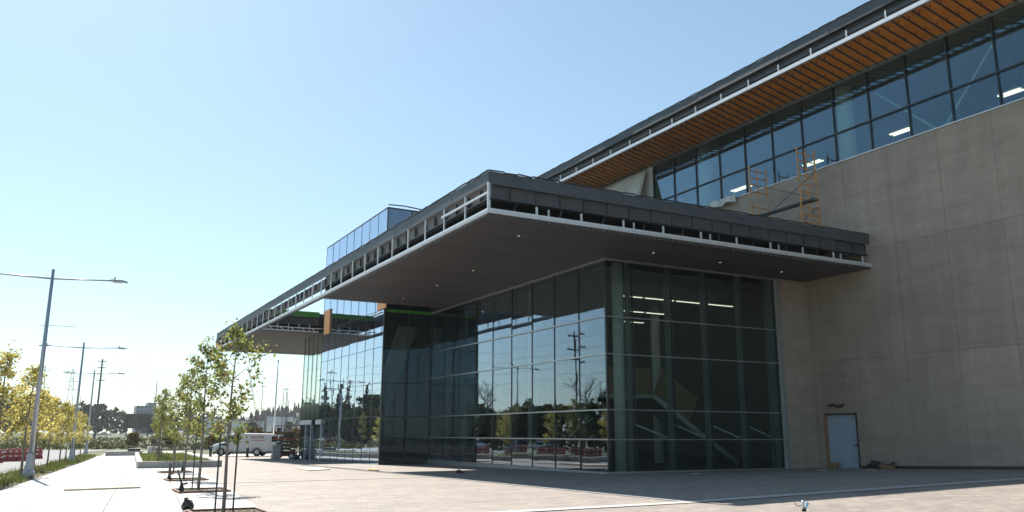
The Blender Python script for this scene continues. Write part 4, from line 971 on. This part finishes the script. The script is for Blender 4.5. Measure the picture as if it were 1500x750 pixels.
def pylon(x, y, z1, s, label):
    z = gz(x, y); t = thing('transmission_tower', label, 'pylon', (x, y, z), group='lattice transmission towers')
    b = MB(); n = 9
    def hw(u): return s*(1-u)**1.0*.9+s*.16
    for sx in (-1, 1):
        for sy in (-1, 1):
            for k in range(n):
                u0, u1 = k/n, (k+1)/n
                b.bar((x+sx*hw(u0), y+sy*hw(u0), z+(z1-z)*u0), (x+sx*hw(u1), y+sy*hw(u1), z+(z1-z)*u1), .22, .22)
                b.bar((x+sx*hw(u0), y+sy*hw(u0), z+(z1-z)*u0), (x-sx*hw(u1), y+sy*hw(u1), z+(z1-z)*u1), .13, .13)
    b.build('lattice', GALV, t)
    for u in (.68, .8, .92):
        MB().bar((x-s*1.3, y, z+(z1-z)*u), (x+s*1.3, y, z+(z1-z)*u), .2, .3).bar((x-s*1.3, y, z+(z1-z)*u), (x, y, z+(z1-z)*(u+.05)), .12, .12).bar((x+s*1.3, y, z+(z1-z)*u), (x, y, z+(z1-z)*(u+.05)), .12, .12).build('arm', GALV, t)
pylon(-7.6, 486, 35, 2.4, 'lattice transmission tower beside the nearest lamp post'); pylon(6.2, 548, 38, 2.6, 'lattice transmission tower left of the second lamp post')
# wires
for k in range(9):
    z = 22.3-k*1.35; mb = MB(); pts = []
    for i in range(25):
        u = i/24; pts.append((10.8+(130)*u, 282+90*u, z+3.5*u-9*u*(1-u)*(.75+.1*(k % 3))))
    o = mb.path(pts, .035, 4).build('power_line', WIRE, label='thin power line sagging rightwards from the tall utility pole', category='power line', group='power lines from the tall pole')
for k in range(4):
    pts = [(10.8-70*i/12, 282+80*i/12, 22-1.9*k-6*(i/12)*(1-i/12)) for i in range(13)]
    MB().path(pts, .035, 4).build('power_line', WIRE, label='thin power line running left from the tall utility pole', category='power line', group='power lines left of the pole')
# crane boom far behind the van
cr = thing('crane', 'red lattice crane boom far behind the white van', 'crane', (43, 208, gz(43, 208))); z = gz(43, 208)
A, B = Vector((43.4, 208, z+2)), Vector((40.1, 207.5, 16.2)); bo = MB()
for d in (Vector((.25, 0, 0)), Vector((-.25, 0, 0))): bo.tube(A+d, B+d*.4, .05, n=5)
for k in range(14): bo.tube(A.lerp(B, k/14)+Vector((.25*(1-.6*k/14)*(1 if k % 2 else -1), 0, 0)), A.lerp(B, (k+1)/14)+Vector((.25*(1-.6*k/14)*(-1 if k % 2 else 1), 0, 0)), .03, n=4)
bo.build('boom', REDP, cr); MB().box(B, (.5, .4, .7)).build('boom_head', FIXT, cr); MB().box((44.2, 208, z+1.4), (3.6, 2.2, 1.8)).build('cab', REDP, cr); MB().box((44.2, 208, z+.35), (4.2, 2.6, .7)).build('tracks', BLACK, cr)
# ------------------------------------------------------------------ background trees
BM = [tree_mesh(31, LEAF_D, 9, 1.2, 3.6, 1500, .85, shape='round', limbs=22), tree_mesh(32, LEAF_O, 9, 1.2, 3.6, 1400, .8, shape='round', limbs=22), tree_mesh(33, LEAF_D, 10, 1.0, 3.0, 1400, .8, shape='round', limbs=24)]
def conifer(seed, h, w_):
    r = random.Random(seed); tk, lf = MB(), MB(); tk.tube((0, 0, 0), (0, 0, h), .02*h, .01, 7, False)
    for k in range(1700):
        u = r.random()**.8; z = h*(.1+.9*u); rr = w_*(1-u)*(.75+.35*math.sin(z*4))*math.sqrt(r.random())+.05; a = r.uniform(0, 6.28)
        p = Vector((rr*math.cos(a), rr*math.sin(a), z-.25*rr)); s = r.uniform(.25, .6)
        o = Vector((math.cos(a), math.sin(a), -.35))*s; sd_ = Vector((-math.sin(a), math.cos(a), .2))*s*.35
        lf.add([p-o*.5, p+sd_, p+o*.6, p-sd_], [(0, 1, 2, 3)])
    return tk.mesh('trunk', BARK), lf.mesh('crown', LEAF_C)
CM = [conifer(41, 11, 2.6), conifer(42, 13, 3.0)]
def bare(seed, h):
    r = random.Random(seed); b = MB()
    def grow(p, d, L, rr, dep):
        q = p+d*L; b.tube(p, q, rr, rr*.65, 5 if dep < 3 else 3, False)
        if dep >= 6: return
        for k in range(3 if dep in (1, 2) else 2):
            nd = (d+Vector((r.gauss(0, .5), r.gauss(0, .5), r.gauss(.12, .25)))).normalized(); grow(q, nd, L*r.uniform(.62, .85), rr*.70, dep+1)
    grow(Vector((0, 0, 0)), Vector((0, 0, 1)), h*.24, h*.016, 0); return b.mesh('trunk', BARK), None
NM = [bare(51, 13), bare(52, 12)]
k = 0
for (x, y, s, mi) in ((-2, 455, 1.7, 0), (6, 470, 1.5, 2), (13, 462, 1.7, 0), (19, 475, 1.6, 2), (25, 468, 1.45, 0), (-9, 440, 1.9, 2), (-17, 452, 2.0, 0), (-14, 350, 1.25, 1), (-20, 330, 1.4, 0), (33, 500, 1.0, 2), (42, 480, 1.1, 1), (52, 470, 1.2, 0), (62, 468, 1.3, 2), (74, 480, 1.3, 0), (-24, 300, 1.3, 2), (-12, 420, 1.5, 0), (-30, 320, 1.5, 2), (38, 395, .8, 0), (46, 400, .75, 2), (55, 388, .8, 0), (64, 392, .7, 1), (80, 400, .75, 0), (96, 396, .7, 2), (108, 400, .8, 0), (118, 410, .9, 2)):
    tree('far_tree', 'dark far tree in the line beyond the highway', 'tree', x, y, .1, BM[mi], 'dark trees beyond the highway', s, k*1.7, s*.95); k += 1
for (x, y, s, mi) in ((24, 118, .42, 1), (27.5, 120, .36, 1), (31, 122, .4, 1), (20, 125, .3, 1), (16, 140, .3, 1), (11.5, 150, .33, 1)):
    tree('shrub', 'yellow green shrub on the bank behind the van and the planter', 'shrub', x, y, gz(x, y)-.3, BM[mi], 'shrubs on the bank', s, k, s*.8); k += 1
# wooded hill on the right, one mass
hb = MB(); vs = []
for j in range(7):
    for i in range(30):
        x = 60+12*i; hgt = 20*math.exp(-((x-200)/75)**2)+5*math.sin(i*.9)*.3
        vs.append((x, 640+30*j, .1+max(0, hgt)*math.sin(min(1, j/3)*math.pi/2)))
hb.add(vs, [(j*30+i, j*30+i+1, (j+1)*30+i+1, (j+1)*30+i) for j in range(6) for i in range(29)]); hb.build('hill', HILLM, kind='structure')
wd_ = MB()
for q in range(650):
    x = rng.uniform(85, 330); u = rng.random(); y = 640+95*u; z = .1+20*math.exp(-((x-200)/75)**2)*math.sin(min(1, u*95/90)*math.pi/2); h = rng.uniform(5, 11)
    for t_ in range(3): wd_.tube((x, y, z+h*.28*t_), (x, y, z+h*(.5+.25*t_)), 2.0-.5*t_, .05, 5, False)
wd_.build('far_wood', LEAF_C, label='dark conifer wood covering the hill behind the van', category='wood', kind='stuff')
# ------------------------------------------------------------------ across the road: seen mirrored in the glass
RX = []
for k in range(52):
    y = 58+k*3.9+rng.uniform(-1, 1); x = -25-5*(k % 3)+rng.uniform(-1.2, 1.2)
    kind = 'c' if (y > 178 and k % 3 == 1) or k in (36, 37) else ('n' if k % 9 == 4 else 'b')
    RX.append((x, y, k % 3 if k % 4 else 1, kind))
for k, (x, y, mi, kind) in enumerate(RX):
    me = {'b': BM, 'n': NM, 'c': CM}[kind]; s = {'b': rng.uniform(.62, .95), 'n': rng.uniform(1.0, 1.25), 'c': rng.uniform(.85, 1.2)}[kind]*((1.0 if kind == 'c' else 1.25) if y > 165 else 1.0)
    tree('roadside_tree', {'b': 'leafy roadside tree across the road, mirrored in the lobby glass', 'n': 'bare roadside tree across the road, mirrored in the lobby glass', 'c': 'dark conifer across the road, mirrored in the tower glass'}[kind], 'tree', x, y, gz(x, y)-(.5 if kind == 'b' else 0), me[mi % len(me)], {'b': 'leafy trees across the road', 'n': 'bare trees across the road', 'c': 'conifers across the road'}[kind], s, k*2.2)
pole(-24, 100.4, 17, .17, 'tall utility pole mirrored in the glass near the lobby corner', 3)
pole(-24, 199, 17, .17, 'utility pole mirrored in the tower glass', 3)
for k in range(4):
    pts = [(-24, 40+150*i/16, 16.2-1.7*k-5*(i/16)*(1-i/16)) for i in range(17)]
    MB().path(pts, .035, 4).build('power_line', WIRE, label='power line across the road, mirrored in the glass', category='power line', group='power lines across the road')
for k, (x, y, p) in enumerate(((-16.5, 96, GRP), (-16.3, 104, DKP), (-16.6, 118, WHITEP), (-15, 170, RDP), (-14.6, 182, GRP))):
    car('parked_car', ['grey car parked across the road, mirrored low in the lobby glass', 'black car parked across the road, mirrored in the lobby glass', 'white car parked across the road, mirrored in the lobby glass', 'maroon car parked across the road, mirrored in the tower glass', 'second grey car across the road, mirrored in the tower glass'][k], x, y, gz(x, y)-.06, rad(92), p, 'cars parked across the road')

# ------------------------------------------------------------------ air
hz = bpy.data.materials.new('haze'); hz.use_nodes = True; t = hz.node_tree
for n in list(t.nodes):
    if n.type != 'OUTPUT_MATERIAL': t.nodes.remove(n)
pv = t.nodes.new('ShaderNodeVolumePrincipled'); pv.inputs['Color'].default_value = (.86, .92, 1.0, 1); pv.inputs['Density'].default_value = .00016; pv.inputs['Anisotropy'].default_value = .2
t.links.new(pv.outputs[0], [n for n in t.nodes if n.type == 'OUTPUT_MATERIAL'][0].inputs['Volume'])
MB().span((-1560, -340, -2.0), (1560, 1660, 46)).build('haze', hz, kind='stuff', label='thin pale haze filling the air of the whole place', category='haze')
